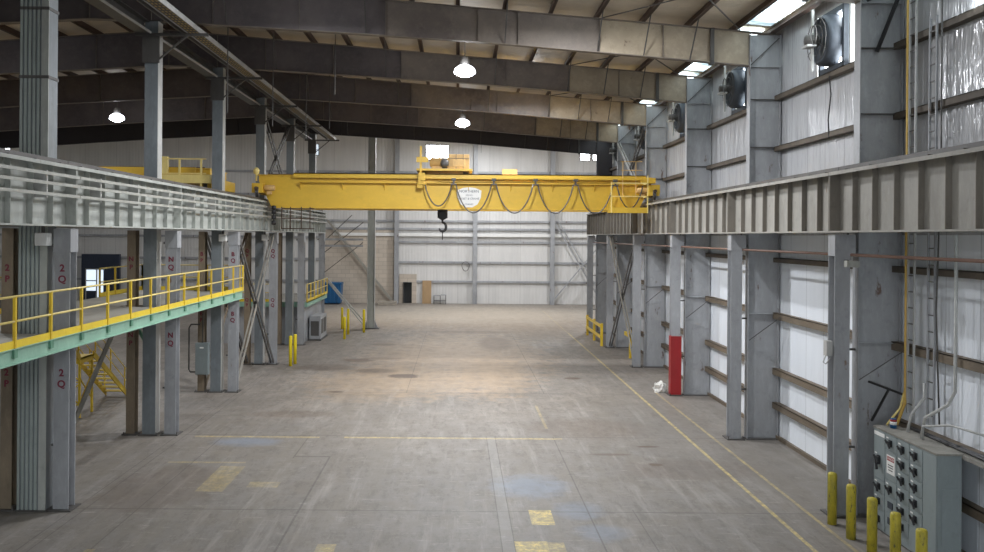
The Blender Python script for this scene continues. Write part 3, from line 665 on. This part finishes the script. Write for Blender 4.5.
# ------------------------------------------------------------------ lamps
def lamp(x, y, z, e, label, size=.55):
    t = thing('high_bay_lamp', label, 'lamp', (x, y, z), 'high bay lamps')
    obj('shade', MB().lathe([(.14, .24), (.24, .2), (.36, .1), (.40, -.02), (.38, -.08), (.3, -.1)], n=24), 'lamp_shade', t)['label'] = 'glowing clear refractor'
    obj('housing', MB().lathe([(.1, .2), (.16, .25), (.16, .5), (.08, .56)], n=16), 'dark_steel', t)
    obj('lens', MB().lathe([(.02, -.2), (.16, -.18), (.28, -.13), (.3, -.1), (.2, -.08)], n=20), 'lamp_glow', t)
    obj('hanger', MB().tube([(0, 0, .5), (0, 0, zt(x)+.1-z)], .02, 6), 'dark_steel', t)
    l = bpy.data.lights.new('lamp_light', 'AREA'); l.shape = 'DISK'; l.size = .5; l.energy = e; l.color = (.94, .96, 1)
    lo = bpy.data.objects.new('lamp_light', l); COL.objects.link(lo); lo.parent = t; lo.location = (0, 0, -.25)
    l = bpy.data.lights.new('lamp_glow', 'POINT'); l.shadow_soft_size = .25; l.energy = e*.05; l.color = (.94, .96, 1)
    lo = bpy.data.objects.new('lamp_glow', l); COL.objects.link(lo); lo.parent = t; lo.location = (0, -.6, .02)
LE = 1950
lamp(.2, 31.5, 12.55, LE, 'glowing high bay lamp over the aisle, nearest and largest')
lamp(.2, 46.8, 12.65, LE*.35, 'glowing high bay lamp just above the yellow crane, second over the aisle')
lamp(-18.7, 46.8, 12.8, LE*.35, 'glowing high bay lamp over the left aisle by the tall posts')
for (x, y, z, k) in ((3.6, 24.2, 13.5, .55), (-5.0, 24.2, 13.6, .35), (0, 10, 12.9, .3), (3.2, 39.2, 13.45, .65), (-18.7, 31.5, 12.8, .3), (-18.7, 14, 12.8, .3), (-1, 66, 15.6, 1.3), (2, 76, 15.6, .85), (-20, 70, 15.6, .3), (13, 70, 15.6, 1.2), (-33, 48, 11.7, .3)):  # unseen lamps, mostly added for fill; one off-frame left inferred from its glow
    lamp(x, y, z, LE*k*.8, 'one of the unseen high bay lamps mostly added as fill light, hidden above the roof beams or outside the view')

# ------------------------------------------------------------------ wall fans
def make_fan(y, label):
    t = thing('exhaust_fan', label, 'fan', (10.42, y, 12.0), 'wall fans below the right eave')
    obj('shroud', MB().lathe([(.66, -.03), (.72, -.03), (.70, -.35), (.62, -.45), (.60, -.45), (.64, -.33)], n=32, axis='X'), 'fan_body', t)
    obj('housing', MB().box(-.12, .02, -.82, -.68, -.84, .84).box(-.12, .02, .68, .82, -.84, .84).box(-.12, .02, -.82, .82, .7, .84).box(-.12, .02, -.82, .82, -.84, -.7), 'fan_body', t)
    obj('motor', MB().lathe([(.05, -.85), (.15, -.82), (.15, -.45), (.08, -.42)], n=16, axis='X'), 'dark_steel', t)
    obj('motor_support', MB().box(-.66, -.6, -.04, .04, -.85, .85).box(-.85, -.6, -.2, .2, -.2, -.14), 'light_steel', t)
    bl = MB()
    for k in range(6):
        a = k*PI/3; c_, s_ = math.cos(a), math.sin(a)
        p = [Vector((-.2, .08*c_, .08*s_)), Vector((-.28, .6*c_-.16*s_, .6*s_+.16*c_)), Vector((-.16, .6*c_+.16*s_, .6*s_-.16*c_))]
        q = [v+Vector((.015, 0, 0)) for v in p]; V = [bl.bm.verts.new(v) for v in p+q]
        for f in ((0, 1, 2), (5, 4, 3), (0, 3, 4, 1), (1, 4, 5, 2), (2, 5, 3, 0)): bl.bm.faces.new([V[i] for i in f])
    obj('blades', bl, 'fan_body', t)
    g = MB()
    for r in (.2, .42, .62):
        g.tube([(-.52+.02*0, r*math.cos(a), r*math.sin(a)) for a in [k*PI/12 for k in range(25)]], .01, 5)
    for k in range(6):
        a = k*PI/6; g.bar((-.52, .68*math.cos(a), .68*math.sin(a)), (-.52, -.68*math.cos(a), -.68*math.sin(a)), .012)
    obj('guard', g, 'dark_steel', t)
    ring = MB().tube([(-.78, -.45+.18*math.cos(a), .05+.25*math.sin(a)) for a in [k*PI/10 for k in range(21)]], .018, 6)
    obj('pulley', ring, 'dark_steel', t)
    return t
fn = ['biggest wall fan, beside the widest bright opening', 'wall fan between the second and third building columns', 'third wall fan from the camera below the roof eave', 'fourth wall fan, small, above the crane end', 'farthest wall fan, hidden behind the columns']
f0 = make_fan(23.75, fn[0])
for k, y in enumerate((31.55, 39.1, 46.7, 54.3)): dup(f0, (10.42, y, 12.0), fn[k+1])
tag(obj('fan_cord', MB().tube([(0, 0, 0), (.05, 0, -.5), (0, .05, -1.2), (.05, .1, -1.7)], .018, 6), 'black', None, (10.2, 23.6, 11.0)), 'loose black cord hanging below the biggest wall fan', 'cord')

# ------------------------------------------------------------------ conduits and ladders by the cabinet
def vtube(name, mat, pts, r, label, cat='pipe', group=None):
    p0 = Vector(pts[0]); return tag(obj(name, MB().tube([Vector(p)-p0 for p in pts], r, 8), mat, None, p0), label, cat, group)
vtube('orange_conduit', 'orange', [(10.14, 19.35, 13.0), (10.14, 19.35, 3.0), (10.1, 19.3, 2.8), (9.85, 19.15, 2.36)], .035, 'orange-yellow cable bundle dropping down the wall to the cabinet', 'cable')
vtube('yellow_cable', 'rail_yellow', [(10.17, 19.42, 12.9), (10.17, 19.42, 3.1), (10.0, 19.3, 2.7), (9.65, 19.2, 2.34)], .025, 'pale yellow cable beside the orange bundle', 'cable')
def cable_ladder(x, y, z0, z1, label, mat='light_steel', rung='dark_steel', w=.26):
    t = thing('cable_ladder', label, 'cable ladder', (x, y, z0))
    obj('side_rail', MB().box(-.02, .02, -.02, .02, 0, z1-z0), mat, t); obj('side_rail', MB().box(-.02, .02, -w-.02, -w+.02, 0, z1-z0), mat, t)
    for k in range(int((z1-z0)/.36)): obj('rung', MB().box(-.012, .012, -w, 0, .2+k*.36, .225+k*.36), rung, t)
    return t
cable_ladder(10.15, 19.28, 2.6, 13.0, 'thick grey strut with rungs beside the orange cables', 'light_steel')
cable_ladder(10.2, 18.55, 2.5, 11.3, 'narrow grey cable ladder on the wall above the cabinet', 'steel_grey')
vtube('grey_conduit', 'light_steel', [(10.16, 17.45, 6.6), (10.16, 17.45, 3.4), (10.1, 17.6, 3.1), (9.85, 18.0, 2.75), (9.8, 18.05, 2.32)], .035, 'grey conduit bending over to the cabinet top, right of the ladder')
vtube('grey_conduit', 'light_steel', [(10.1, 18.5, 3.4), (10.05, 18.4, 3.1), (9.85, 18.55, 2.7), (9.8, 18.6, 2.32)], .03, 'short grey conduit bending from the ladder foot to the cabinet')
vtube('grey_conduit', 'light_steel', [(9.75, 17.9, 2.32), (9.75, 17.9, 2.6), (10.0, 17.3, 2.75), (10.15, 16.2, 2.75)], .025, 'thin grey conduit running level above the cabinet toward the camera')
vtube('thin_cable', 'dark_steel', [(10.2, 18.1, 11.6), (10.2, 18.1, 8), (10.15, 18.15, 5), (10.18, 18.05, 2.6)], .018, 'thin dark cable hanging right of the narrow ladder', 'cable')
t = thing('wall_lamp', 'small bright lamp head at the top right of the wall', 'lamp', (10.2, 17.0, 11.65))
obj('lamp_head', MB().lathe([(.05, .15), (.17, .1), (.22, -.05), (.2, -.08)], n=16), 'light_steel', t); obj('lens', MB().lathe([(.19, -.09), (.19, -.11), (.05, -.13)], n=16), 'lamp_glow', t)
obj('arm', MB().tube([(0, 0, .1), (.1, 0, .3), (.25, 0, .3)], .02, 6), 'light_steel', t)
t = thing('cable_trough', 'dirty grey cable trough along the wall behind the cabinet', 'cable tray', (10.14, 13.0, 2.28))
obj('trough', MB().box(-.22, .1, 0, 6.2, -.08, 0), 'mcc_top', t)
obj('cables', MB().tube([(-.1, 0, .03), (-.12, 3, .05), (-.05, 6.1, .03)], .03, 6).tube([(0, 0, .03), (.02, 3, .05), (.0, 6.1, .03)], .03, 6), 'black', t)

# ------------------------------------------------------------------ motor control cabinet
CX, CYf, CYn = 9.43, 19.34, 16.8; SW = .508
t = thing('control_cabinet', 'grey-blue motor control cabinet with rows of black switch handles behind the yellow bollards', 'electrical cabinet', (CX, CYn, 0))
obj('body', MB().box(.02, .50, 0, SW*5, .03, 2.26), 'mcc', t, bevel=.01)
obj('plinth', MB().box(.04, .48, .02, SW*5-.02, 0, .05), 'dark_steel', t)
obj('top_cover', MB().box(-.01, .53, -.02, SW*5+.02, 2.26, 2.3), 'mcc_top', t)
obj('side_panel', MB().box(.1, .42, -.012, 0, .5, 1.6), 'mcc', t)
def mdoor(y0, z0, z1, handle=None, hz=None, mat='mcc'):
    d = obj('door', MB().box(0, .02, y0+.012, y0+SW-.012, z0+.008, z1-.008), mat, t, bevel=.004)
    if handle:
        yc = y0+SW*.5; zc = hz if hz else (z0+z1)/2
        obj('switch_handle', MB().box(-.03, 0, yc-.05, yc+.05, zc-.07, zc+.07).lathe([(.05, -.07), (.05, -.03)], (0, yc, zc), 14, 'X').bar((-.08, yc-.02, zc+.02), (-.1, yc-.13, zc-.07), .035).bar((-.08, yc+.02, zc), (-.08, yc+.09, zc+.06), .03), 'black', d)
        obj('name_tag', MB().box(-.004, 0, yc+.1, yc+.19, zc+.08, zc+.11), 'white', d)
    return d
hs = [2.06, 1.735, 1.41, 1.085, .76, .43]
def yof(k): return SW*(5-k)         # section k=1 is the far left one
for zc in hs: mdoor(yof(3), zc-.163, zc+.162 if zc < 2 else 2.25, True, zc)
for zc in hs[:5]: mdoor(yof(4), zc-.163, zc+.162 if zc < 2 else 2.25, True, zc)
mdoor(yof(4), .06, .59)
mdoor(yof(5), .06, 2.25)
d = mdoor(yof(1), 1.15, 2.25, True, 1.62); 
obj('main_lever', MB().box(-.06, 0, yof(1)+.2, yof(1)+.36, 1.5, 1.66).bar((-.07, yof(1)+.28, 1.6), (-.12, yof(1)+.12, 1.42), .05), 'black', d)
obj('heading_plate', MB().box(-.004, 0, yof(1)+.02, yof(1)+.48, 2.12, 2.2), 'white', d)
for z0, z1 in ((.85, 1.15), (.5, .85), (.06, .5)): mdoor(yof(1), z0, z1, True)
mdoor(yof(2), 1.89, 2.25, True)
d = mdoor(yof(2), 1.25, 1.89)
sg = obj('warning_sign', MB().box(-.006, 0, yof(2)+.08, yof(2)+.42, 1.40, 1.80), 'white', d); sg['label'] = 'white sign with red heading band'
obj('sign_band', MB().box(-.009, -.006, yof(2)+.10, yof(2)+.40, 1.68, 1.77), 'red', sg)
text('sign_lettering', 'DANGER', .075, 'white', sg, (-.0095, yof(2)+.25, 1.725), (PI/2, 0, -PI/2), .001)
obj('sign_lines', MB().box(-.009, -.006, yof(2)+.14, yof(2)+.36, 1.58, 1.60).box(-.009, -.006, yof(2)+.14, yof(2)+.36, 1.53, 1.55).box(-.009, -.006, yof(2)+.16, yof(2)+.34, 1.47, 1.49), 'black', sg)
mdoor(yof(2), .9, 1.25, True)
for z0, z1 in ((.55, .9), (.2, .55)):
    d = mdoor(yof(2), z0, z1); obj('meter_plate', MB().box(-.02, 0, yof(2)+.15, yof(2)+.35, (z0+z1)/2-.07, (z0+z1)/2+.07), 'fan_body', d)
t = thing('soda_can', 'blue red and white can standing on the cabinet top', 'can', (9.72, 19.05, 2.3))
obj('body', MB().lathe([(.05, 0), (.07, .01), (.07, .2), (.06, .22)], n=16), 'blue', t); obj('band', MB().lathe([(.071, .08), (.072, .08), (.072, .15), (.071, .15)], n=16), 'white', t); obj('red_band', MB().lathe([(.071, .15), (.072, .15), (.072, .2), (.071, .2)], n=16), 'red', t)

# ------------------------------------------------------------------ bollards
def bollard(x, y, h, r, mat, label, group):
    o = obj('bollard', MB().lathe([(r, 0), (r, h-.05), (r*.85, h-.015), (r*.4, h)], n=20), mat, None, (x, y, 0)); return tag(o, label, 'bollard', group)
BN = ['leftmost and farthest of the five before the cabinet', 'second from the left of the five before the cabinet', 'middle one of the five before the cabinet', 'second from the right of the five before the cabinet', 'rightmost and nearest of the five before the cabinet']
for k in range(5): bollard(8.58, 19.52-.94*k, 1.18, .1, 'bollard', 'scuffed yellow bollard, '+BN[k], 'bollards before the cabinet')
def inv(px, py, Z=0):   # floor point from photo measurements (survey of the photograph)
    th = math.radians(.45); dx, dy = px-458, py-236
    u = dx*math.cos(th)+dy*math.sin(th); v = -dx*math.sin(th)+dy*math.cos(th)
    Yd = (CAMZ-Z)*856/v; return (u*Yd/856, Yd)
for px, py, h, lb in ((290.5, 366, 1.5, 'yellow bollard, left one of the pair in front of the left columns'), (295, 364, 1.5, 'yellow bollard, right one of the pair in front of the left columns'),
                      (342, 329, 1.5, 'thin yellow bollard, farthest of the three by the low platform end'), (344.5, 339, 1.4, 'thin yellow bollard, nearest of the three by the low platform end'), (348, 334.5, 1.7, 'tall yellow bollard, right of the three by the low platform end'),
                      (363.8, 332.5, 1.55, 'yellow bollard beside the tall lone column on the left')):
    x, y = inv(px, py); bollard(x, y, h, .085, 'bollard_clean', lb, 'yellow bollards on the left')
# yellow guard rail right
t = thing('guard_rail', 'yellow floor guard rail between the far right crane columns', 'guard rail', (8.62, 51.1, 0))
for y in (0, 2.8, 5.6): obj('post', MB().box(-.07, .07, y-.07, y+.07, 0, 1.35), 'yellow', t)
for z in (.55, 1.2): obj('rail', MB().box(-.1, -.05, -.1, 5.7, z-.09, z+.09), 'yellow', t)
t = thing('guard_post', 'small yellow guard behind the crossed braces on the right', 'guard rail', (9.3, 46, 0))
obj('post', MB().box(-.06, .06, -.06, .06, 0, 1.5), 'yellow', t); obj('rail', MB().box(-.06, .06, -.06, 1.4, 1.1, 1.3), 'yellow', t)
# bag
bm = bmesh.new(); bmesh.ops.create_icosphere(bm, subdivisions=3, radius=.3)
for v in bm.verts:
    n = v.co.normalized(); k = 1+.25*math.sin(n.x*7+n.y*5)*math.cos(n.z*6)+.12*random.uniform(-1, 1)
    v.co = Vector((n.x*.25*k, n.y*.25*k, max(0, n.z*.28*k+.16)))
me = bpy.data.meshes.new('bag'); bm.to_mesh(me); bm.free()
tag(obj('plastic_bag', me, 'bag', None, (8.55, 36.0, 0)), 'crumpled white bag on the floor beside the red guarded column', 'bag')

# ------------------------------------------------------------------ platforms
def railrun(t, pts, step, h=1.05, name='post', rm='rail_yellow', mat='yellow', toe=True, z0=0):
    for (a, b) in zip(pts, pts[1:]):
        a, b = Vector(a), Vector(b); n = max(1, round((b-a).length/step))
        for k in range(n+1): p = a.lerp(b, k/n); obj('rail_post', MB().box(p.x-.03, p.x+.03, p.y-.03, p.y+.03, p.z, p.z+h), mat, t)
        for z in (h, h*.52): obj('hand_rail', MB().tube([a+Vector((0, 0, z)), b+Vector((0, 0, z))], .025, 8), rm, t)
        if toe: obj('toe_board', MB().bar(a+Vector((0, 0, .08)), b+Vector((0, 0, .08)), .012, .16), 'toe_yellow', t)
PX0, PX1, PYa, PYb, PZ = -13.2, -9.0, 11.0, 35.8, 4.15
t = thing('mezzanine_platform', 'raised walkway platform with green edge beam and yellow railing on the left', 'platform', (0, 0, PZ))
# deck with cut-outs left for the columns
mb = MB()
cut = []
for y in FY[1:4]: cut.append((y-.32, y+.32))
ya = PYa
for a, b in cut:
    mb.box(PX0, PX1-.02, ya, a, -.06, 0).box(PX0, -10.9, a, b, -.06, 0); ya = b
if ya < PYb: mb.box(PX0, PX1-.02, ya, PYb, -.06, 0)
obj('deck', mb, 'steel_beige', t)
obj('edge_beam', MB().box(PX1-.02, PX1, PYa, PYb, -.32, 0).box(PX1-.02, PX1+.06, PYa, PYb, -.33, -.31).box(PX1-.02, PX1+.06, PYa, PYb, -.02, 0), 'green', t)
obj('edge_beam', MB().box(PX0, PX0+.02, PYa, PYb, -.32, 0), 'green', t); obj('edge_beam', MB().box(PX0, PX1, PYb-.02, PYb, -.32, 0), 'green', t)
jo = MB()
for k in range(16): jo.box(PX0+.03, PX1-.03, PYa+.6+k*1.55-.03, PYa+.6+k*1.55+.03, -.28, -.06) if all(abs(PYa+.6+k*1.55-y) > .35 for y in FY) else None
obj('joists', jo, 'green_dark', t)
for k in range(14): obj('beam_clip', MB().box(PX1-.005, PX1+.05, 15.85+1.55*k-.07-.02, 15.85+1.55*k+.07-.02, -.2, 0), 'green_dark', t) if 15.85+1.55*k < PYb else None
railrun(t, [(PX1+.03, 12.75, 0), (PX1+.03, 35.75, 0)], 1.55)
railrun(t, [(PX0+.03, 31.5, 0), (PX0+.03, 35.75, 0), (PX1-.1, 35.75, 0)], 1.6)
railrun(t, [(PX0+.03, 12, 0), (PX0+.03, 26, 0)], 1.6)
# knee braces
for y0, y1, lb in ((31.0, 27.9, 'pale green diagonal prop under the platform near the stair'), (33.5, 35.1, 'dark green diagonal prop under the platform beyond the stair')):
    pass
tag(obj('platform_prop', MB().bar((0, 0, 0), (1.3, .9, 3.8), .13), 'steel_beige', None, (-12.75, 28.3, 0)), 'pale green-grey diagonal prop under the platform in front of the yellow stair', 'brace')
tag(obj('platform_prop', MB().bar((0, 0, 0), (.9, 0, -1.6), .1), 'green_dark', None, (-11.7, 30.3, 3.85)), 'dark green diagonal prop under the platform right of the yellow stair', 'brace')
# low platform
QX0, QX1, QYa, QYb, QZ = -15.5, -8.95, 50.9, 58.7, 2.5
t = thing('low_platform', 'low far platform with green edge and yellow railing above a grey enclosure', 'platform', (0, 0, QZ))
ca = FY[6]
obj('deck', MB().box(QX0, QX1, QYa, 57.85, -.06, 0).box(QX0, -11, 57.85, QYb, -.06, 0), 'steel_beige', t)
obj('edge_beam', MB().box(QX1-.02, QX1, QYa, QYb, -.3, 0).box(QX0, QX1, QYa-.02, QYa, -.3, 0), 'green', t)
railrun(t, [(QX0, QYa, 0), (-11.1, QYa, 0)], 1.5); railrun(t, [(QX1, QYa, 0), (QX1, QYb, 0)], 1.3)
e = obj('enclosure_wall', MB().box(QX0, QX1-.25, QYa+.25, QYa+.3, -QZ, -.3).box(QX1-.3, QX1-.25, QYa+.25, QYb, -QZ, -.3), 'steel_grey', t)
t = thing('pump_unit', 'grey metal equipment box with vents at the floor beside the low platform', 'equipment', (-8.75, 52.6, 0))
obj('cabinet', MB().box(-.35, .35, 0, 2.4, .1, 1.5), 'steel_grey', t, bevel=.03); obj('skid', MB().box(-.4, .4, -.1, 2.5, 0, .1), 'dark_steel', t)
obj('vent', MB().box(-.25, .25, -.02, 0, .3, 1.2).box(.35, .37, .3, 1.0, .4, 1.3).box(.35, .37, 1.3, 2.1, .4, 1.3), 'dark_steel', t)
# stair
t = thing('steel_stair', 'yellow steel stair with landing under the raised platform', 'stair', (-13.65, 31, 0))
SWd = .4
def flight(ya, za, yb, zb_, n):
    for s in (-1, 1): obj('stringer', MB().prism([(ya, za-.12), (yb, zb_-.12), (yb, zb_+.12), (ya, za+.12)], s*SWd-.02, s*SWd+.02, 'YZ'), 'yellow', t)
    for k in range(n):
        u = (k+.5)/n; y = ya+(yb-ya)*u; z = za+(zb_-za)*u
        obj('tread', MB().box(-SWd, SWd, y-.12, y+.12, z-.02, z+.02), 'rust' if False else 'toe_yellow', t)
    for s in (-1, 1):
        for z in (.95, .5): obj('hand_rail', MB().tube([(s*SWd, ya, za+z), (s*SWd, yb, zb_+z)], .022, 6), 'rail_yellow', t)
        for u in (.05, .5, .95): y = ya+(yb-ya)*u; z = za+(zb_-za)*u; obj('rail_post', MB().box(s*SWd-.02, s*SWd+.02, y-.02, y+.02, z, z+.95), 'yellow', t)
flight(.2, 2.1, 3.3, .12, 9)
flight(-.9, 2.1, -3.6, 4.1, 9)
obj('landing', MB().box(-SWd, SWd, -.9, .2, 2.04, 2.1).box(-SWd, SWd, -.92, -.9, 1.9, 2.12).box(SWd-.02, SWd, -.9, .2, 1.9, 2.12), 'yellow', t)
for s in (-1, 1):
    for y in (-.87, .15): obj('leg', MB().box(s*.37-.035, s*.37+.035, y-.035, y+.035, 0, 2.05), 'yellow', t)
obj('leg_bracing', MB().bar((-.37, -.87, .45), (.37, -.87, .45), .04).bar((-.37, -.87, .45), (.37, -.87, 1.2), .04).bar((-.37, -.87, 1.2), (.37, -.87, .45), .04).bar((-.37, -.87, 1.25), (.37, -.87, 1.25), .04).bar((-.37, -.87, 1.9), (.37, -.87, 1.3), .04).bar((.37, -.87, .5), (.37, .15, 1.4), .04).bar((.37, -.87, 1.4), (.37, .15, .5), .04), 'yellow', t)
# electrical box on the brown column
t = thing('switch_box', 'grey electrical switch box on the brown column below the platform', 'electrical box', (-10.42, 35.05, .75))
obj('case', MB().box(-.27, .27, -.12, .12, 0, 1.3), 'mcc', t, bevel=.02); obj('door_plate', MB().box(-.25, .25, -.135, -.12, .04, 1.26), 'mcc', t); obj('name_tag', MB().box(-.08, .08, -.14, -.135, 1.08, 1.14), 'white', t)
obj('conduit_loop', MB().tube([(-.27, 0, .1), (-.5, 0, .1), (-.56, 0, .2), (-.56, 0, 1.9), (-.48, 0, 2.05), (-.1, 0, 2.05)], .03, 8).tube([(0, 0, 1.3), (0, 0, 2.5)], .03, 8), 'dark_steel', t)
# floodlights / boxes below the left girder
for k, (i, lb) in enumerate(((1, 'nearest'), (3, 'middle'), (4, 'farthest'))):
    t = thing('floodlight', 'small white box lamp under the left girder, %s of three' % lb, 'lamp', (-9.62, FY[i]-.35, 6.42), 'white box lamps under the left girder')
    obj('case', MB().box(-.15, .15, -.12, .12, -.22, .08), 'white', t, bevel=.02); obj('bracket', MB().box(-.03, .03, -.03, .03, .08, .25), 'dark_steel', t)
t = thing('floodlight', 'cream floodlight on the nearest right crane column under the girder', 'lamp', (9.08, 19.72, 5.95))
obj('case', MB().box(-.15, .15, -.08, .08, -.1, .05).box(-.12, .12, -.1, -.08, -.08, .03), 'cond', t, bevel=.015); obj('bracket', MB().tube([(0, .08, 0), (0, .2, .05), (-.05, .27, .05)], .02, 6), 'dark_steel', t)

# ------------------------------------------------------------------ lone column and braces at the end of the left runway
t = thing('lone_column', 'tall grey steel column standing alone at the end of the left runway', 'column', (-6.03, 59.7, 0))
obj('flange', MB().box(-.26, -.235, -.2, .2, 0, 15), 'light_steel', t); obj('flange', MB().box(.235, .26, -.2, .2, 0, 15), 'light_steel', t); obj('web', MB().box(-.235, .235, -.01, .01, 0, 15), 'girder_pale', t)
obj('base_plate', MB().box(-.6, .6, -.4, .4, 0, .05), 'dark_steel', t); obj('base_stiffener', MB().prism([(.26, 0.05), (.5, .05), (.26, .6)], -.02, .02).prism([(-.26, 0.05), (-.5, .05), (-.26, .6)], -.02, .02), 'steel_grey', t)
t = thing('tie_beam', 'pair of level steel ties between the left runway end and the lone column', 'beam', (-9.2, 59.6, 6.2))
for z in (0, -.45): obj('tie', MB().box(-.2, 2.6, -.06, .06, z-.07, z+.07), 'steel_grey', t)
t = thing('end_bracing', 'slanting steel rods left of the lone column', 'brace', (-9.2, 59.6, 0))
for p, q in (((0, 0, 3.6), (2.6, 0, .6)), ((.1, .1, 3.3), (2.6, .1, .3))): obj('rod', MB().bar(p, q, .09), 'light_steel', t)
for p, q in (((-.2, 0, 5.2), (2.6, 0, 7.4)), ((-.2, .1, 6.0), (1.8, .1, 7.9)), ((-.2, 0, 3.8), (2.6, 0, 6.0))): obj('rod', MB().bar(p, q, .05), 'dark_steel', t)
tag(obj('slant_brace', MB().bar((0, 0, 7.9), (6.2, 0, .3), .3, .2), 'steel_beige', None, (-12.5, YE-.5, 0)), 'thick slanting brace across the block wall at the far end', 'brace')
tag(obj('slant_brace', MB().bar((0, 0, 8.0), (4, 0, 1.2), .12, .1).bar((.4, 0, 8.0), (4.4, 0, 1.2), .12, .1), 'steel_grey', None, (9.2, YE-.5, 0)), 'double slanting brace on the far wall right of the last wall column', 'brace')
tag(obj('slant_brace', MB().bar((4, 0, 5.4), (0, 0, .6), .12, .1), 'steel_grey', None, (9.3, YE-.7, 0)), 'single rising brace on the far wall beside the right runway end', 'brace')

# ------------------------------------------------------------------ far end things
t = thing('waste_container', 'blue ribbed container in front of the block wall at the far left', 'container', (-11.8, 80.9, 0))
obj('body', MB().prism([(-.8, .1), (.8, .1), (.9, 1.8), (-.9, 1.8)], -.7, .7), 'blue', t, bevel=.05)
obj('lid', MB().box(-.92, .92, -.75, .75, 1.8, 2.05), 'blue', t, bevel=.06)
rb = MB()
for x in (-.6, -.2, .2, .6): rb.box(x-.06, x+.06, -.76, -.7, .2, 1.7)
obj('ribs', rb, 'blue', t)
for x in (-.6, .6): obj('foot', MB().box(x-.12, x+.12, -.6, .6, 0, .1), 'black', t)
def pallet(z, first=None, label=''):
    if first: return dup(first, (-6.55, 80.0, z), label)
    t = thing('wooden_pallet', label, 'pallet', (-6.55, 80.0, z), 'pallets at the far wall')
    for k in range(6): obj('top_board', MB().box(-.85, .85, -.6+k*.22, -.46+k*.22, .15, .18), 'pallet', t)
    for y in (-.6, -.05, .5): obj('stringer', MB().box(-.85, .85, y, y+.1, .03, .15), 'pallet', t); 
    for x in (-.8, 0, .7): obj('bottom_board', MB().box(x, x+.1, -.6, .6, 0, .03), 'pallet', t)
    return t
p0 = pallet(0, None, 'grey wooden pallet at the foot of the far wall, bottom one of the stack'); pallet(.18, p0, 'grey wooden pallet at the foot of the far wall, top one of the stack')
tag(obj('plywood_board', MB().prism([(0, 0), (.05, 0), (.28, 2.2), (.23, 2.2)], -.43, .43, 'YZ'), 'wood', None, (-2.95, 82.0, 0)), 'tan plywood board leaning on the far wall beside the small door', 'board')
t = thing('work_bench', 'small low grey bench with two legs frames against the far wall', 'bench', (-1.7, 81.7, 0))
obj('bench_top', MB().box(-.6, .1, -.3, .3, .78, .84), 'steel_grey', t); obj('lower_top', MB().box(.1, .62, -.3, .3, .84, .9), 'steel_grey', t)
for x in (-.55, .05, .57):
    for y in (-.27, .27): obj('leg', MB().box(x-.025, x+.025, y-.025, y+.025, 0, .8), 'dark_steel', t)
obj('shelf', MB().box(-.55, .57, -.27, .27, .3, .33), 'dark_steel', t)
tag(obj('hose_coil', MB().tube([(.35*math.cos(a)*(1+.1*math.sin(3*a)), .06*math.sin(5*a), .45*math.sin(a)) for a in [k*PI/12 for k in range(40)]], .03, 6), 'dark_steel', None, (.75, 82.0, 3.6)), 'coiled dark hose hanging on the far wall left of the middle column', 'hose')

# ------------------------------------------------------------------ light
wd = bpy.data.worlds.new('world'); SC.world = wd; wd.use_nodes = True
bg = wd.node_tree.nodes['Background']; bg.inputs[0].default_value = (.86, .93, 1, 1); bg.inputs[1].default_value = 3.8

# ------------------------------------------------------------------ camera
cam = bpy.data.cameras.new('camera'); co = bpy.data.objects.new('camera', cam); COL.objects.link(co)
cam.sensor_width = 36; cam.lens = 856/984*36; cam.shift_x = 34/984; cam.shift_y = -40/984
cam.clip_start = .1; cam.clip_end = 300
co.location = (0, 0, CAMZ); co.rotation_euler = (PI/2, -math.radians(.45), 0)
SC.camera = co
SC.view_settings.view_transform = 'Standard'; SC.view_settings.look = 'None'; SC.view_settings.gamma = 1; SC.view_settings.use_curve_mapping = False
SC.view_settings.exposure = -.3
